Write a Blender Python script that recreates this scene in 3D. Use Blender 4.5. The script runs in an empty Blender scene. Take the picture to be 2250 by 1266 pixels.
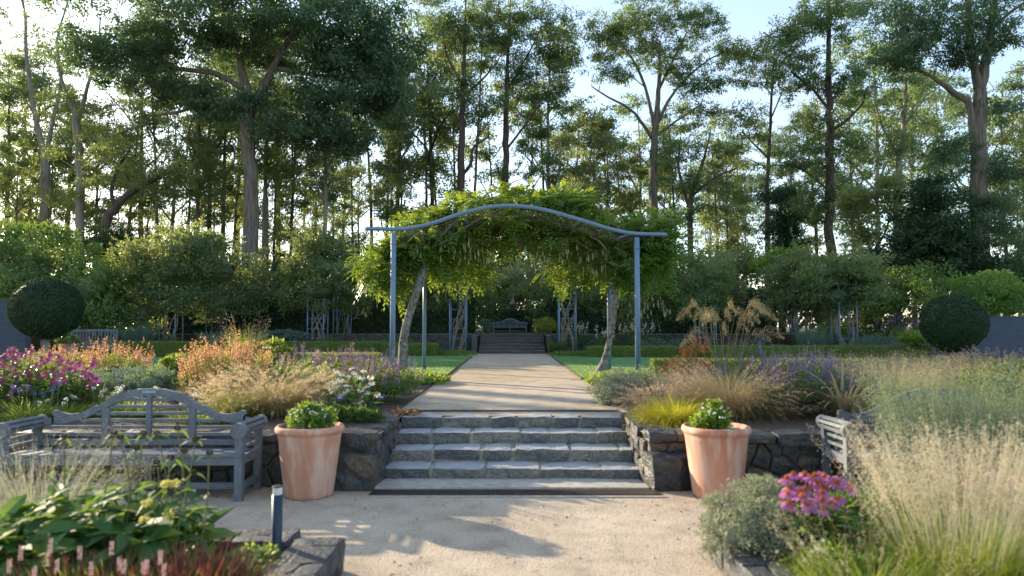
import bpy, bmesh, math, random
import numpy as np
from mathutils import Vector, noise as mnoise

# ------------------------------------------------------------------ camera, sky, sun, exposure
SC = bpy.context.scene
R = math.radians
F, CAMH, PITCH = 1500.0, 1.75, math.atan(85 / 1500.0)
cam_d = bpy.data.cameras.new('camera'); cam = bpy.data.objects.new('camera', cam_d)
SC.collection.objects.link(cam); SC.camera = cam
cam.location = (0, 0, CAMH); cam.rotation_euler = (R(90) + PITCH, 0, 0)
cam_d.sensor_width = 36; cam_d.lens = 24.0; cam_d.clip_start = 0.1; cam_d.clip_end = 6000
cam_d.dof.use_dof = True; cam_d.dof.focus_distance = 24.0; cam_d.dof.aperture_fstop = 1.3

SUN_EL, SUN_AZ = R(17.0), R(-52.0)          # azimuth measured from +Y (view axis) towards +X
sdir = Vector((math.sin(SUN_AZ) * math.cos(SUN_EL), math.cos(SUN_AZ) * math.cos(SUN_EL), math.sin(SUN_EL)))
W = bpy.data.worlds.new('World'); SC.world = W; W.use_nodes = True
wn = W.node_tree.nodes; wl = W.node_tree.links
sky = wn.new('ShaderNodeTexSky'); sky.sky_type = 'NISHITA'; sky.sun_disc = False
sky.sun_elevation = SUN_EL; sky.sun_rotation = SUN_AZ
sky.air_density = 1.1; sky.dust_density = 0.7; sky.ozone_density = 1.6
wn['Background'].inputs[1].default_value = 0.15
tcw = wn.new('ShaderNodeTexCoord'); mpw = wn.new('ShaderNodeMapping'); mpw.inputs['Scale'].default_value = (1.0, 1.0, 3.5); nzw = wn.new('ShaderNodeTexNoise'); nzw.inputs['Scale'].default_value = 2.2; nzw.inputs['Detail'].default_value = 6; nzw.inputs['Distortion'].default_value = 0.6
rpw = wn.new('ShaderNodeValToRGB'); rpw.color_ramp.elements[0].position = 0.3; rpw.color_ramp.elements[0].color = (0.08, 0.08, 0.08, 1); rpw.color_ramp.elements[1].position = 0.75; rpw.color_ramp.elements[1].color = (0.55, 0.55, 0.55, 1)
mxw = wn.new('ShaderNodeMix'); mxw.data_type = 'RGBA'; mxw.inputs[7].default_value = (2.1, 2.1, 2.25, 1)      # thin high cloud all over the sky
wl.new(tcw.outputs['Generated'], mpw.inputs[0]); wl.new(mpw.outputs[0], nzw.inputs['Vector']); wl.new(nzw.outputs[0], rpw.inputs[0]); wl.new(rpw.outputs[0], mxw.inputs[0]); wl.new(sky.outputs[0], mxw.inputs[6]); wl.new(mxw.outputs[2], wn['Background'].inputs[0])
sun_d = bpy.data.lights.new('sun', 'SUN'); sun_d.energy = 4.2; sun_d.angle = R(0.6); sun_d.color = (1.0, 0.83, 0.60)
sun = bpy.data.objects.new('sun', sun_d); SC.collection.objects.link(sun)
sun.rotation_euler = sdir.to_track_quat('Z', 'Y').to_euler(); sun.location = (-30, 30, 40)
SC.view_settings.view_transform = 'Standard'; SC.view_settings.look = 'None'
SC.view_settings.exposure = 1.62; SC.view_settings.gamma = 1.0
cy = SC.cycles
cy.max_bounces = 5; cy.diffuse_bounces = 3; cy.glossy_bounces = 1; cy.transmission_bounces = 4; cy.transparent_max_bounces = 6
cy.caustics_reflective = False; cy.caustics_refractive = False; cy.sample_clamp_indirect = 6

# ------------------------------------------------------------------ helpers
C = SC.collection
rng = np.random.default_rng(11); random.seed(5)
PI = math.pi
LOW, UP, FAR = 0.0, 0.55, 1.38              # the three ground levels

def P(px, py, Y):
    """a point seen at photo pixel (px, py), at distance Y in front of the camera"""
    u = (px - 1125) / F; v = -(py - 633) / F
    t = Y / (math.cos(PITCH) - v * math.sin(PITCH))
    return np.array((u * t, Y, CAMH + (math.sin(PITCH) + v * math.cos(PITCH)) * t))

def nrm(a): return a / (np.linalg.norm(a, axis=-1, keepdims=True) + 1e-9)
def runit(n): return nrm(rng.normal(size=(n, 3)))
def U(a, b, n=None): return rng.uniform(a, b, n)

class MB:
    def __init__(s): s.v = []; s.q = []; s.t = []; s.qm = []; s.tm = []; s.n = 0
    def add(s, V, q=None, t=None, m=0):
        V = np.asarray(V, float).reshape(-1, 3); o = s.n; s.v.append(V); s.n += len(V)
        if q is not None and len(q):
            q = np.asarray(q, int).reshape(-1, 4) + o; s.q.append(q); s.qm.append(np.full(len(q), m, int))
        if t is not None and len(t):
            t = np.asarray(t, int).reshape(-1, 3) + o; s.t.append(t); s.tm.append(np.full(len(t), m, int))
        return s
    def mesh(s, name, mats, smooth=False):
        me = bpy.data.meshes.new(name)
        V = np.concatenate(s.v); q = np.concatenate(s.q) if s.q else np.zeros((0, 4), int); t = np.concatenate(s.t) if s.t else np.zeros((0, 3), int)
        me.vertices.add(len(V)); me.vertices.foreach_set('co', V.astype(np.float32).ravel())
        L = np.concatenate([q.ravel(), t.ravel()]); me.loops.add(len(L)); me.loops.foreach_set('vertex_index', L.astype(np.int32))
        me.polygons.add(len(q) + len(t))
        st = np.concatenate([np.arange(len(q)) * 4, len(q) * 4 + np.arange(len(t)) * 3]); me.polygons.foreach_set('loop_start', st.astype(np.int32))
        mi = np.concatenate([*(s.qm or [np.zeros(0, int)]), *(s.tm or [np.zeros(0, int)])])
        me.polygons.foreach_set('material_index', mi.astype(np.int32))
        me.polygons.foreach_set('use_smooth', np.full(len(mi), bool(smooth)))
        for m in (mats if isinstance(mats, (list, tuple)) else [mats]): me.materials.append(M[m])
        me.update(calc_edges=True)
        return me
    def obj(s, name, mats, parent=None, smooth=False, stuff=False):
        return ob(name, s.mesh(name, mats, smooth), parent, stuff)

def ob(name, me, parent=None, stuff=False, loc=None, rz=None):
    o = bpy.data.objects.new(name, me); C.objects.link(o)
    if parent is not None: o.parent = parent
    if stuff: o['kind'] = 'stuff'
    if loc is not None: o.location = loc
    if rz is not None: o.rotation_euler = (0, 0, rz)
    return o
def tag(o, label, cat, group=None):
    o['label'] = label; o['category'] = cat
    if group: o['group'] = group
    return o
def thing(name, label, cat, loc=(0, 0, 0), rz=0, group=None):
    o = bpy.data.objects.new(name, None); C.objects.link(o); o.location = tuple(loc); o.rotation_euler = (0, 0, rz)
    o.empty_display_size = 0.1; o['kind'] = 'thing'
    return tag(o, label, cat, group)
def struct(o): o['kind'] = 'structure'; return o
def copy_tree(o, loc, rz=0, sc=1.0, label=None, group=None):
    def cp(a, par):
        c = a.copy(); C.objects.link(c); c.parent = par
        for ch in a.children: cp(ch, c)
        return c
    r = cp(o, None); r.location = tuple(loc); r.rotation_euler = (0, 0, rz)
    r.scale = (sc, sc, sc) if np.isscalar(sc) else sc
    if label: r['label'] = label
    if group: r['group'] = group
    return r

def box(mb, c, s, m=0, rz=0, rx=0, ry=0):
    x, y, z = np.array(s) / 2.0
    V = np.array([(-x, -y, -z), (x, -y, -z), (x, y, -z), (-x, y, -z), (-x, -y, z), (x, -y, z), (x, y, z), (-x, y, z)])
    if rx: a, b = math.cos(rx), math.sin(rx); V = V @ np.array([[1, 0, 0], [0, a, b], [0, -b, a]])
    if ry: a, b = math.cos(ry), math.sin(ry); V = V @ np.array([[a, 0, -b], [0, 1, 0], [b, 0, a]])
    if rz: a, b = math.cos(rz), math.sin(rz); V = V @ np.array([[a, b, 0], [-b, a, 0], [0, 0, 1]])
    return mb.add(V + np.array(c), [(0, 3, 2, 1), (4, 5, 6, 7), (0, 1, 5, 4), (1, 2, 6, 5), (2, 3, 7, 6), (3, 0, 4, 7)], m=m)

def tube(mb, pts, rad, k=6, m=0, cap=True, wob=0.0):
    pts = np.asarray(pts, float); n = len(pts); rad = np.broadcast_to(np.asarray(rad, float), (n,))
    tg = nrm(np.gradient(pts, axis=0)); up = np.array((0.31, 0.17, 0.93))
    if abs(np.dot(nrm(pts[-1] - pts[0]), up)) > 0.85: up = np.array((0.95, 0.2, 0.1))
    a = nrm(np.cross(tg, up)); b = np.cross(tg, a)
    th = np.arange(k) / k * 2 * PI
    rr = rad[:, None] * (1 + (U(-wob, wob, (n, k)) if wob else 0))
    V = pts[:, None] + a[:, None] * (np.cos(th) * rr)[..., None] + b[:, None] * (np.sin(th) * rr)[..., None]
    i = np.arange(n - 1)[:, None] * k + np.arange(k); j = np.arange(n - 1)[:, None] * k + (np.arange(k) + 1) % k
    q = np.stack([i, j, j + k, i + k], -1).reshape(-1, 4)
    V = V.reshape(-1, 3); t = None
    if cap:
        V = np.concatenate([V, pts[:1], pts[-1:]]); e = n * k; x = np.arange(k); y = (x + 1) % k
        t = np.concatenate([np.stack([y, x, np.full(k, e)], -1), np.stack([x + (n - 1) * k, y + (n - 1) * k, np.full(k, e + 1)], -1)])
    return mb.add(V, q, t, m)

def lathe(mb, prof, k=32, m=0, c=(0, 0, 0)):
    prof = np.asarray(prof, float); n = len(prof); th = np.arange(k) / k * 2 * PI
    V = np.stack([prof[:, :1] * np.cos(th), prof[:, :1] * np.sin(th), np.repeat(prof[:, 1:], k, 1)], -1).reshape(-1, 3) + np.array(c)
    i = np.arange(n - 1)[:, None] * k + np.arange(k); j = np.arange(n - 1)[:, None] * k + (np.arange(k) + 1) % k
    return mb.add(V, np.stack([i, j, j + k, i + k], -1).reshape(-1, 4), m=m)

def curve(pts, n):
    """Catmull-Rom through the points"""
    p = np.asarray(pts, float); p = np.concatenate([[2 * p[0] - p[1]], p, [2 * p[-1] - p[-2]]])
    s = np.linspace(0, len(p) - 3 - 1e-6, n); i = s.astype(int); f = (s - i)[:, None]
    a, b, c, d = p[i], p[i + 1], p[i + 2], p[i + 3]
    return 0.5 * (2 * b + (c - a) * f + (2 * a - 5 * b + 4 * c - d) * f ** 2 + (3 * b - a - 3 * c + d) * f ** 3)

def leaves(mb, c, d, L, Wd, m=0, n=None, fold=0.12):
    """one diamond-shaped leaf (a folded quad) for each base point c along direction d"""
    N = len(c)
    if N == 0: return
    if n is None: n = runit(N)
    s = nrm(np.cross(d, n)); n = np.cross(s, d)
    L = np.broadcast_to(np.asarray(L, float), (N,))[:, None]; Wd = np.broadcast_to(np.asarray(Wd, float), (N,))[:, None]
    mid = c + d * L * 0.42 + n * Wd * fold
    V = np.stack([c, mid + s * Wd / 2, c + d * L, mid - s * Wd / 2], 1).reshape(-1, 3)
    mb.add(V, np.arange(N * 4).reshape(-1, 4), m=m)

def bigleaves(mb, c, d, L, Wd, m=0, n=None, droop=0.25, fold=0.18, seg=3):
    """leaf of eight faces: curved along the midrib, folded across it"""
    N = len(c)
    if n is None: n = np.tile((0, 0, 1.0), (N, 1)) + 0.4 * runit(N)
    s = nrm(np.cross(d, n)); n = nrm(np.cross(s, d))
    L = np.broadcast_to(np.asarray(L, float), (N,))[:, None]; Wd = np.broadcast_to(np.asarray(Wd, float), (N,))[:, None]
    rows = []
    for f, w in (((0, 0.12), (0.3, 0.9), (0.68, 0.85), (1.0, 0.03)) if seg == 3 else ((0, 0.12), (0.5, 1.0), (1.0, 0.03))):
        mid = c + d * L * f - n * L * droop * f * f
        e = n * Wd * fold * w
        rows += [mid + s * Wd * w / 2 + e, mid, mid - s * Wd * w / 2 + e]
    V = np.stack(rows, 1).reshape(-1, 3); q = []
    for r in range(seg):
        a = r * 3; q += [(a, a + 1, a + 4, a + 3), (a + 1, a + 2, a + 5, a + 4)]
    Q = (np.arange(N)[:, None, None] * (3 * seg + 3) + np.array(q)[None]).reshape(-1, 4)
    mb.add(V, Q, m=m)

def blades(mb, b, az, L, Wd, lean, curl, seg=4, m=0, taper=0.8, tw=0.6):
    """grass blades: ribbons that rise from b, leaning and curling over"""
    N = len(b); L = np.broadcast_to(np.asarray(L, float), (N,)); Wd = np.broadcast_to(np.asarray(Wd, float), (N,))
    h = np.stack([np.cos(az), np.sin(az), np.zeros(N)], -1); z = np.array((0, 0, 1.0))
    a2 = az + PI / 2 + U(-tw, tw, N); s = np.stack([np.cos(a2), np.sin(a2), np.zeros(N)], -1)
    p = np.array(b, float); rows = []; tips = []
    for i in range(seg + 1):
        f = i / seg; w = (Wd * (1 - f ** 2 * taper) * (0.04 if i == seg else 1) / 2)[:, None]
        rows += [p - s * w, p + s * w]; tips.append(p.copy())
        an = lean + curl * ((i + 0.5) / seg) ** 1.4
        p = p + (h * np.sin(an)[:, None] + z * np.cos(an)[:, None]) * (L / seg)[:, None]
    V = np.stack(rows, 1).reshape(-1, 3); K = 2 * (seg + 1)
    q = np.array([(2 * i, 2 * i + 1, 2 * i + 3, 2 * i + 2) for i in range(seg)])
    mb.add(V, (np.arange(N)[:, None, None] * K + q[None]).reshape(-1, 4), m=m)
    return np.stack(tips, 1)              # N, seg+1, 3

def lump(dirs, k=7, f=3.0, amp=0.15):
    o = np.zeros(len(dirs))
    for _ in range(k):
        w = runit(1)[0] * f * U(0.6, 1.7); o += np.sin(dirs @ w + U(0, 6.28))
    return 1 + amp * o / math.sqrt(k)

def mound_pts(n, c, r, thick=0.12, f=4.0, amp=0.16, zmin=-1.0):
    """points in the uneven outer shell of an ellipsoid, with outward directions"""
    d = runit(int(n * 1.15)); d = d[d[:, 2] > zmin][:n]
    k = lump(d, f=f, amp=amp) * (1 - np.abs(rng.normal(size=len(d))) * thick) * (1 + np.abs(rng.normal(size=len(d))) * thick * 0.25)
    return np.array(c) + d * np.array(r) * k[:, None], nrm(d / np.array(r))

def core(mb, c, r, k=0.8, m=0, nu=14, nv=9, amp=0.14):
    th = np.arange(nu) / nu * 2 * PI; ph = np.linspace(-PI / 2, PI / 2, nv)
    d = np.stack([np.cos(ph)[:, None] * np.cos(th), np.cos(ph)[:, None] * np.sin(th), np.repeat(np.sin(ph)[:, None], nu, 1)], -1).reshape(-1, 3)
    V = np.array(c) + d * np.array(r) * k * lump(d, f=4, amp=amp)[:, None]
    i = np.arange(nv - 1)[:, None] * nu + np.arange(nu); j = np.arange(nv - 1)[:, None] * nu + (np.arange(nu) + 1) % nu
    mb.add(V, np.stack([i, j, j + nu, i + nu], -1).reshape(-1, 4), m=m)

def leafy(mb, n, c, r, L, Wd, m=0, thick=0.14, f=4, amp=0.16, zmin=-1.0, out=0.9, up=0.3, big=False, clump=0.3, **kw):
    """leaves gathered in clumps over the shell of an ellipsoid, thinning inwards"""
    r = np.array(r, float); k = max(10, int(5.0 / clump ** 2)); 
    cp, co = mound_pts(k, c, r * (1 - clump * 0.4), thick * 0.8, f, amp, zmin)
    i = rng.integers(0, len(cp), n); sz = (U(0.55, 1.25, len(cp)) * clump)[i][:, None]
    g = rng.normal(size=(n, 3)); g = g / (np.linalg.norm(g, axis=1, keepdims=True) + 1e-6) * rng.random((n, 1)) ** 0.45
    rm = np.minimum(r, 2.2 * r.min())
    p = cp[i] + g * rm * sz * np.array((1, 1, 0.8)); o = nrm(nrm(g) * 0.8 + co[i] * 0.6)
    d = nrm(o * out + runit(len(p)) + np.array((0, 0, up)))
    Ls = L * U(0.7, 1.3, len(p)); ws = Wd * U(0.75, 1.25, len(p))
    if big: bigleaves(mb, p, d, Ls, ws, m=m, n=nrm(o + 0.5 * runit(len(p)) + np.array((0, 0, .5))), **kw)
    else: leaves(mb, p, d, Ls, ws, m=m, n=nrm(o + 0.8 * runit(len(p))))

# ------------------------------------------------------------------ materials
M = {}
def newmat(name):
    m = bpy.data.materials.new(name); m.use_nodes = True; M[name] = m
    nt = m.node_tree; return m, nt, nt.nodes['Principled BSDF'], nt.nodes['Material Output']
def ramp(nt, fac, stops):
    r = nt.nodes.new('ShaderNodeValToRGB'); e = r.color_ramp.elements
    while len(e) < len(stops): e.new(0.5)
    for k, (p, c) in enumerate(stops): e[k].position = p; e[k].color = (*c, 1)
    nt.links.new(fac, r.inputs[0]); return r.outputs[0]
def tex(nt, kind, scale, coord='Object', detail=4, vec=None, **kw):
    t = nt.nodes.new(kind); t.inputs['Scale'].default_value = scale
    if 'Detail' in t.inputs: t.inputs['Detail'].default_value = detail
    tc = nt.nodes.new('ShaderNodeTexCoord'); src = tc.outputs[coord]
    if vec:
        mp = nt.nodes.new('ShaderNodeMapping'); mp.inputs['Scale'].default_value = vec; nt.links.new(src, mp.inputs[0]); src = mp.outputs[0]
    nt.links.new(src, t.inputs['Vector']); return t
def bump(nt, h, strength, dist=0.02):
    b = nt.nodes.new('ShaderNodeBump'); b.inputs['Strength'].default_value = strength; b.inputs['Distance'].default_value = dist
    nt.links.new(h, b.inputs['Height']); return b.outputs[0]
def mixc(nt, fac, a, b, mode='MIX'):
    x = nt.nodes.new('ShaderNodeMix'); x.data_type = 'RGBA'; x.blend_type = mode
    for s, v in ((0, fac), (6, a), (7, b)):
        if hasattr(v, 'is_output'): nt.links.new(v, x.inputs[s])
        else: x.inputs[s].default_value = v if s == 0 else (*v, 1)
    return x.outputs[2]

def leafmat(name, a, b, tr, tf=0.4, rough=0.5, spec=0.35, c=None):
    """leaf: colour differs from leaf to leaf, light shines through"""
    m, nt, bs, out = newmat(name)
    g = nt.nodes.new('ShaderNodeNewGeometry')
    st = [(0, a), (1, b)] if c is None else [(0, a), (0.72, b), (1, c)]
    col = ramp(nt, g.outputs['Random Per Island'], st)
    nt.links.new(col, bs.inputs['Base Color']); bs.inputs['Roughness'].default_value = rough; bs.inputs['Specular IOR Level'].default_value = spec
    t = nt.nodes.new('ShaderNodeBsdfTranslucent'); 
    tc = mixc(nt, 1.0, col, tr, 'MULTIPLY') if False else None
    t.inputs[0].default_value = (*tr, 1)
    mx = nt.nodes.new('ShaderNodeMixShader'); mx.inputs[0].default_value = tf
    nt.links.new(bs.outputs[0], mx.inputs[1]); nt.links.new(t.outputs[0], mx.inputs[2]); nt.links.new(mx.outputs[0], out.inputs[0])
    return m
def plain(name, a, b, scale=20, rough=0.7, bmp=0.0, vec=None, spec=0.4, detail=5, metal=0.0, dist=0.01, rand=0.0):
    m, nt, bs, out = newmat(name)
    t = tex(nt, 'ShaderNodeTexNoise', scale, vec=vec, detail=detail)
    col = ramp(nt, t.outputs[0], [(0.3, a), (0.7, b)])
    if rand:
        oi = nt.nodes.new('ShaderNodeObjectInfo'); mr = nt.nodes.new('ShaderNodeMapRange'); mr.inputs[3].default_value = 1 - rand; mr.inputs[4].default_value = 1 + rand
        nt.links.new(oi.outputs['Random'], mr.inputs[0]); col = mixc(nt, 1.0, col, mr.outputs[0], 'MULTIPLY')
    nt.links.new(col, bs.inputs['Base Color']); bs.inputs['Roughness'].default_value = rough; bs.inputs['Specular IOR Level'].default_value = spec; bs.inputs['Metallic'].default_value = metal
    if bmp: nt.links.new(bump(nt, t.outputs[0], bmp, dist), bs.inputs['Normal'])
    return m
def stonemat(name, cols, moss=0.0, rough=0.6, bscale=14, rand=0.35, spec=0.5, worn_sky_tint=None):
    m, nt, bs, out = newmat(name)
    oi = nt.nodes.new('ShaderNodeObjectInfo')
    t = tex(nt, 'ShaderNodeTexNoise', 5, detail=8); t2 = tex(nt, 'ShaderNodeTexNoise', bscale * 2.2, detail=8)
    ad = nt.nodes.new('ShaderNodeMath'); ad.operation = 'MULTIPLY_ADD'; ad.inputs[1].default_value = 0.7
    nt.links.new(oi.outputs['Random'], ad.inputs[0]); nt.links.new(t.outputs[0], ad.inputs[2])
    sb = nt.nodes.new('ShaderNodeMath'); sb.operation = 'SUBTRACT'; sb.inputs[1].default_value = 0.35; nt.links.new(ad.outputs[0], sb.inputs[0])
    col = ramp(nt, sb.outputs[0], [(0.15 + 0.7 * i / (len(cols) - 1), c) for i, c in enumerate(cols)])
    sp = ramp(nt, t2.outputs[0], [(0.35, (0.6, 0.6, 0.6)), (0.65, (1.25, 1.25, 1.25))]); col = mixc(nt, 1.0, col, sp, 'MULTIPLY')
    if moss:
        t3 = tex(nt, 'ShaderNodeTexNoise', 3.5, 'Generated', detail=6)
        mk = ramp(nt, t3.outputs[0], [(0.56, (0, 0, 0)), (0.66, (1, 1, 1))]); mm = nt.nodes.new('ShaderNodeMath'); mm.operation = 'MULTIPLY'; mm.inputs[1].default_value = moss
        nt.links.new(mk, mm.inputs[0]); col = mixc(nt, mm.outputs[0], col, (0.06, 0.055, 0.012))
    if worn_sky_tint:                                  # upper faces paler: sky reflection put into the colour, along with some wear
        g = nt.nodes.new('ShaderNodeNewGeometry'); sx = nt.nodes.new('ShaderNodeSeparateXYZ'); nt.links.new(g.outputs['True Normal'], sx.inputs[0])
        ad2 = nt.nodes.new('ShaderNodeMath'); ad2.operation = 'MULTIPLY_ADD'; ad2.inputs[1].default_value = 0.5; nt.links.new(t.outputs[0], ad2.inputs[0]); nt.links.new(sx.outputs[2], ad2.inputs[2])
        col = mixc(nt, ramp(nt, ad2.outputs[0], [(0.75, (0, 0, 0)), (1.0, (0.9, 0.9, 0.9))]), col, worn_sky_tint)
    nt.links.new(col, bs.inputs['Base Color']); bs.inputs['Roughness'].default_value = rough; bs.inputs['Specular IOR Level'].default_value = spec
    h = nt.nodes.new('ShaderNodeMath'); h.operation = 'ADD'; nt.links.new(t.outputs[0], h.inputs[0]); nt.links.new(t2.outputs[0], h.inputs[1])
    nt.links.new(bump(nt, h.outputs[0], 0.55, 0.025), bs.inputs['Normal'])
    return m

def gravelmat(name, a, b, c):
    m, nt, bs, out = newmat(name)
    t1 = tex(nt, 'ShaderNodeTexNoise', 0.9, detail=6); t2 = tex(nt, 'ShaderNodeTexVoronoi', 90); t3 = tex(nt, 'ShaderNodeTexNoise', 55, detail=6)
    t0 = tex(nt, 'ShaderNodeTexNoise', 3.2, detail=5); col = ramp(nt, t1.outputs[0], [(0.3, a), (0.7, b)]); col = mixc(nt, 1.0, col, ramp(nt, t0.outputs[0], [(0.32, (0.80, 0.79, 0.78)), (0.5, (1, 1, 1)), (0.7, (1.1, 1.09, 1.07))]), 'MULTIPLY')
    gr = ramp(nt, t2.outputs['Color'], [(0.0, (0.62, 0.6, 0.58)), (0.5, (1, 1, 1)), (1.0, (1.35, 1.33, 1.3))])
    col = mixc(nt, 0.8, col, gr, 'MULTIPLY')
    dk = ramp(nt, t3.outputs[0], [(0.34, c), (0.46, (1, 1, 1))]); col = mixc(nt, 1.0, col, dk, 'MULTIPLY')
    nt.links.new(col, bs.inputs['Base Color']); bs.inputs['Roughness'].default_value = 0.95; bs.inputs['Specular IOR Level'].default_value = 0.15
    t4 = tex(nt, 'ShaderNodeTexNoise', 7, detail=3)
    h = nt.nodes.new('ShaderNodeMath'); h.operation = 'MULTIPLY_ADD'; h.inputs[1].default_value = 0.8; nt.links.new(t4.outputs[0], h.inputs[0]); nt.links.new(t3.outputs[0], h.inputs[2])
    nt.links.new(bump(nt, h.outputs[0], 0.7, 0.012), bs.inputs['Normal'])

gravelmat('gravel_mat', (0.33, 0.275, 0.21), (0.41, 0.35, 0.275), (0.6, 0.57, 0.53))
plain('soil', (0.035, 0.024, 0.016), (0.09, 0.065, 0.045), 25, 0.95, 0.8, dist=0.04)
plain('lawn', (0.07, 0.18, 0.06), (0.105, 0.24, 0.08), 2.5, 0.9, 0.0)
plain('forest_floor', (0.03, 0.045, 0.015), (0.08, 0.07, 0.04), 0.6, 0.95, 0.5)
stonemat('step_stone', [(0.07, 0.075, 0.082), (0.125, 0.125, 0.12), (0.22, 0.20, 0.165)], 0.35, 0.45, worn_sky_tint=(0.35, 0.36, 0.37))
stonemat('wall_stone', [(0.028, 0.032, 0.038), (0.05, 0.055, 0.062), (0.11, 0.08, 0.055), (0.042, 0.046, 0.053)], 0.75, 0.5)
stonemat('edge_stone', [(0.035, 0.04, 0.048), (0.07, 0.076, 0.086), (0.105, 0.098, 0.085)], 0.3, 0.55)
stonemat('far_stone', [(0.03, 0.032, 0.035), (0.07, 0.07, 0.068)], 0.5, 0.6, worn_sky_tint=(0.16, 0.165, 0.17))
plain('mortar', (0.20, 0.185, 0.15), (0.36, 0.33, 0.27), 18, 0.9, 0.6)
plain('wall_mortar', (0.09, 0.088, 0.08), (0.20, 0.19, 0.165), 18, 0.9, 0.6)
plain('concrete', (0.28, 0.26, 0.22), (0.42, 0.39, 0.34), 12, 0.8, 0.3)
plain('grate_iron', (0.035, 0.027, 0.022), (0.11, 0.075, 0.05), 30, 0.55, 0.2, metal=0.5)
plain('void', (0.008, 0.008, 0.008), (0.012, 0.011, 0.01), 5, 0.95)
plain('steel_blue', (0.115, 0.19, 0.29), (0.14, 0.22, 0.33), 3, 0.42, 0.0, spec=0.5)
plain('wire', (0.16, 0.12, 0.09), (0.28, 0.24, 0.2), 6, 0.6, metal=0.4)
plain('blue_render', (0.042, 0.06, 0.088), (0.062, 0.083, 0.115), 3, 0.85, 0.5, vec=(1, 1, 4))
plain('bollard_paint', (0.012, 0.026, 0.05), (0.016, 0.034, 0.062), 8, 0.45)
plain('bollard_cap', (0.5, 0.5, 0.5), (0.58, 0.58, 0.58), 8, 0.35, metal=0.7)
plain('black_plastic', (0.012, 0.014, 0.018), (0.02, 0.022, 0.03), 8, 0.5)
plain('label_board', (0.012, 0.025, 0.05), (0.018, 0.035, 0.065), 8, 0.4)
plain('label_print', (0.6, 0.62, 0.65), (0.7, 0.72, 0.75), 8, 0.5)
plain('sign_teal', (0.03, 0.16, 0.25), (0.04, 0.2, 0.3), 8, 0.5)
plain('plaque', (0.12, 0.32, 0.42), (0.2, 0.42, 0.52), 30, 0.3, metal=0.3)
plain('pale_stone', (0.34, 0.33, 0.31), (0.5, 0.49, 0.46), 9, 0.85, 0.4)
plain('lichen_bark', (0.045, 0.038, 0.03), (0.25, 0.25, 0.21), 14, 0.95, 0.9, dist=0.03)
plain('vine_wood', (0.10, 0.085, 0.07), (0.26, 0.24, 0.2), 12, 0.9, 0.6, vec=(3, 3, 0.6))
plain('bark_pale', (0.14, 0.12, 0.10), (0.36, 0.32, 0.27), 1.6, 0.85, 0.6, vec=(5, 5, 0.5), dist=0.08)
plain('bark_dark', (0.035, 0.026, 0.02), (0.13, 0.10, 0.08), 2.2, 0.95, 0.9, vec=(5, 5, 0.4), dist=0.1)
plain('bark_mid', (0.07, 0.055, 0.045), (0.22, 0.19, 0.155), 2.0, 0.9, 0.8, vec=(5, 5, 0.4), dist=0.1)
plain('stalk', (0.09, 0.12, 0.04), (0.16, 0.17, 0.07), 9, 0.8)
plain('stalk_brown', (0.06, 0.035, 0.022), (0.12, 0.075, 0.045), 9, 0.8)

def woodmat(name, a, b, vec):
    m, nt, bs, out = newmat(name)
    t = tex(nt, 'ShaderNodeTexNoise', 14, vec=vec, detail=8); t2 = tex(nt, 'ShaderNodeTexNoise', 4, detail=4)
    col = ramp(nt, t.outputs[0], [(0.3, a), (0.72, b)]); st = ramp(nt, t2.outputs[0], [(0.3, (0.72, 0.74, 0.72)), (0.65, (1.1, 1.1, 1.1))])
    nt.links.new(mixc(nt, 1.0, col, st, 'MULTIPLY'), bs.inputs['Base Color']); bs.inputs['Roughness'].default_value = 0.8
    nt.links.new(bump(nt, t.outputs[0], 0.4, 0.006), bs.inputs['Normal'])
woodmat('teak_x', (0.085, 0.098, 0.115), (0.20, 0.22, 0.245), (1, 12, 12))
woodmat('teak_y', (0.085, 0.098, 0.115), (0.20, 0.22, 0.245), (12, 1, 12))
woodmat('teak_z', (0.085, 0.098, 0.115), (0.20, 0.22, 0.245), (12, 12, 1))

def terracotta():
    m, nt, bs, out = newmat('terracotta')
    t = tex(nt, 'ShaderNodeTexNoise', 3.0, detail=6, vec=(1, 1, 0.45)); t2 = tex(nt, 'ShaderNodeTexNoise', 9, detail=7, vec=(1, 1, 0.25)); t3 = tex(nt, 'ShaderNodeTexNoise', 60, detail=3)
    col = ramp(nt, t.outputs[0], [(0.3, (0.40, 0.165, 0.105)), (0.5, (0.50, 0.25, 0.17)), (0.72, (0.55, 0.34, 0.25))])
    wk = ramp(nt, t2.outputs[0], [(0.46, (0, 0, 0)), (0.7, (0.8, 0.8, 0.8))]); col = mixc(nt, wk, col, (0.62, 0.48, 0.40))
    nt.links.new(col, bs.inputs['Base Color']); bs.inputs['Roughness'].default_value = 0.85; bs.inputs['Specular IOR Level'].default_value = 0.25
    nt.links.new(bump(nt, t3.outputs[0], 0.15, 0.01), bs.inputs['Normal'])
terracotta()
# leaves and flowers
leafmat('euc_dark', (0.042, 0.092, 0.054), (0.088, 0.15, 0.082), (0.19, 0.31, 0.08), 0.36, 0.42, 0.45)
leafmat('euc_mid', (0.052, 0.10, 0.052), (0.115, 0.17, 0.085), (0.28, 0.39, 0.09), 0.40, 0.42, 0.45)
leafmat('euc_light', (0.068, 0.115, 0.048), (0.14, 0.18, 0.075), (0.38, 0.45, 0.10), 0.42, 0.45, 0.4)
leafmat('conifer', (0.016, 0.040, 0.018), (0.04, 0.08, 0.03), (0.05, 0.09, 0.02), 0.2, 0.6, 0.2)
leafmat('rhodo', (0.05, 0.11, 0.03), (0.10, 0.18, 0.05), (0.30, 0.42, 0.05), 0.3, 0.32, 0.5)
leafmat('rose_leaf', (0.048, 0.100, 0.050), (0.098, 0.16, 0.078), (0.44, 0.50, 0.11), 0.38, 0.4, 0.45)
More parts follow.
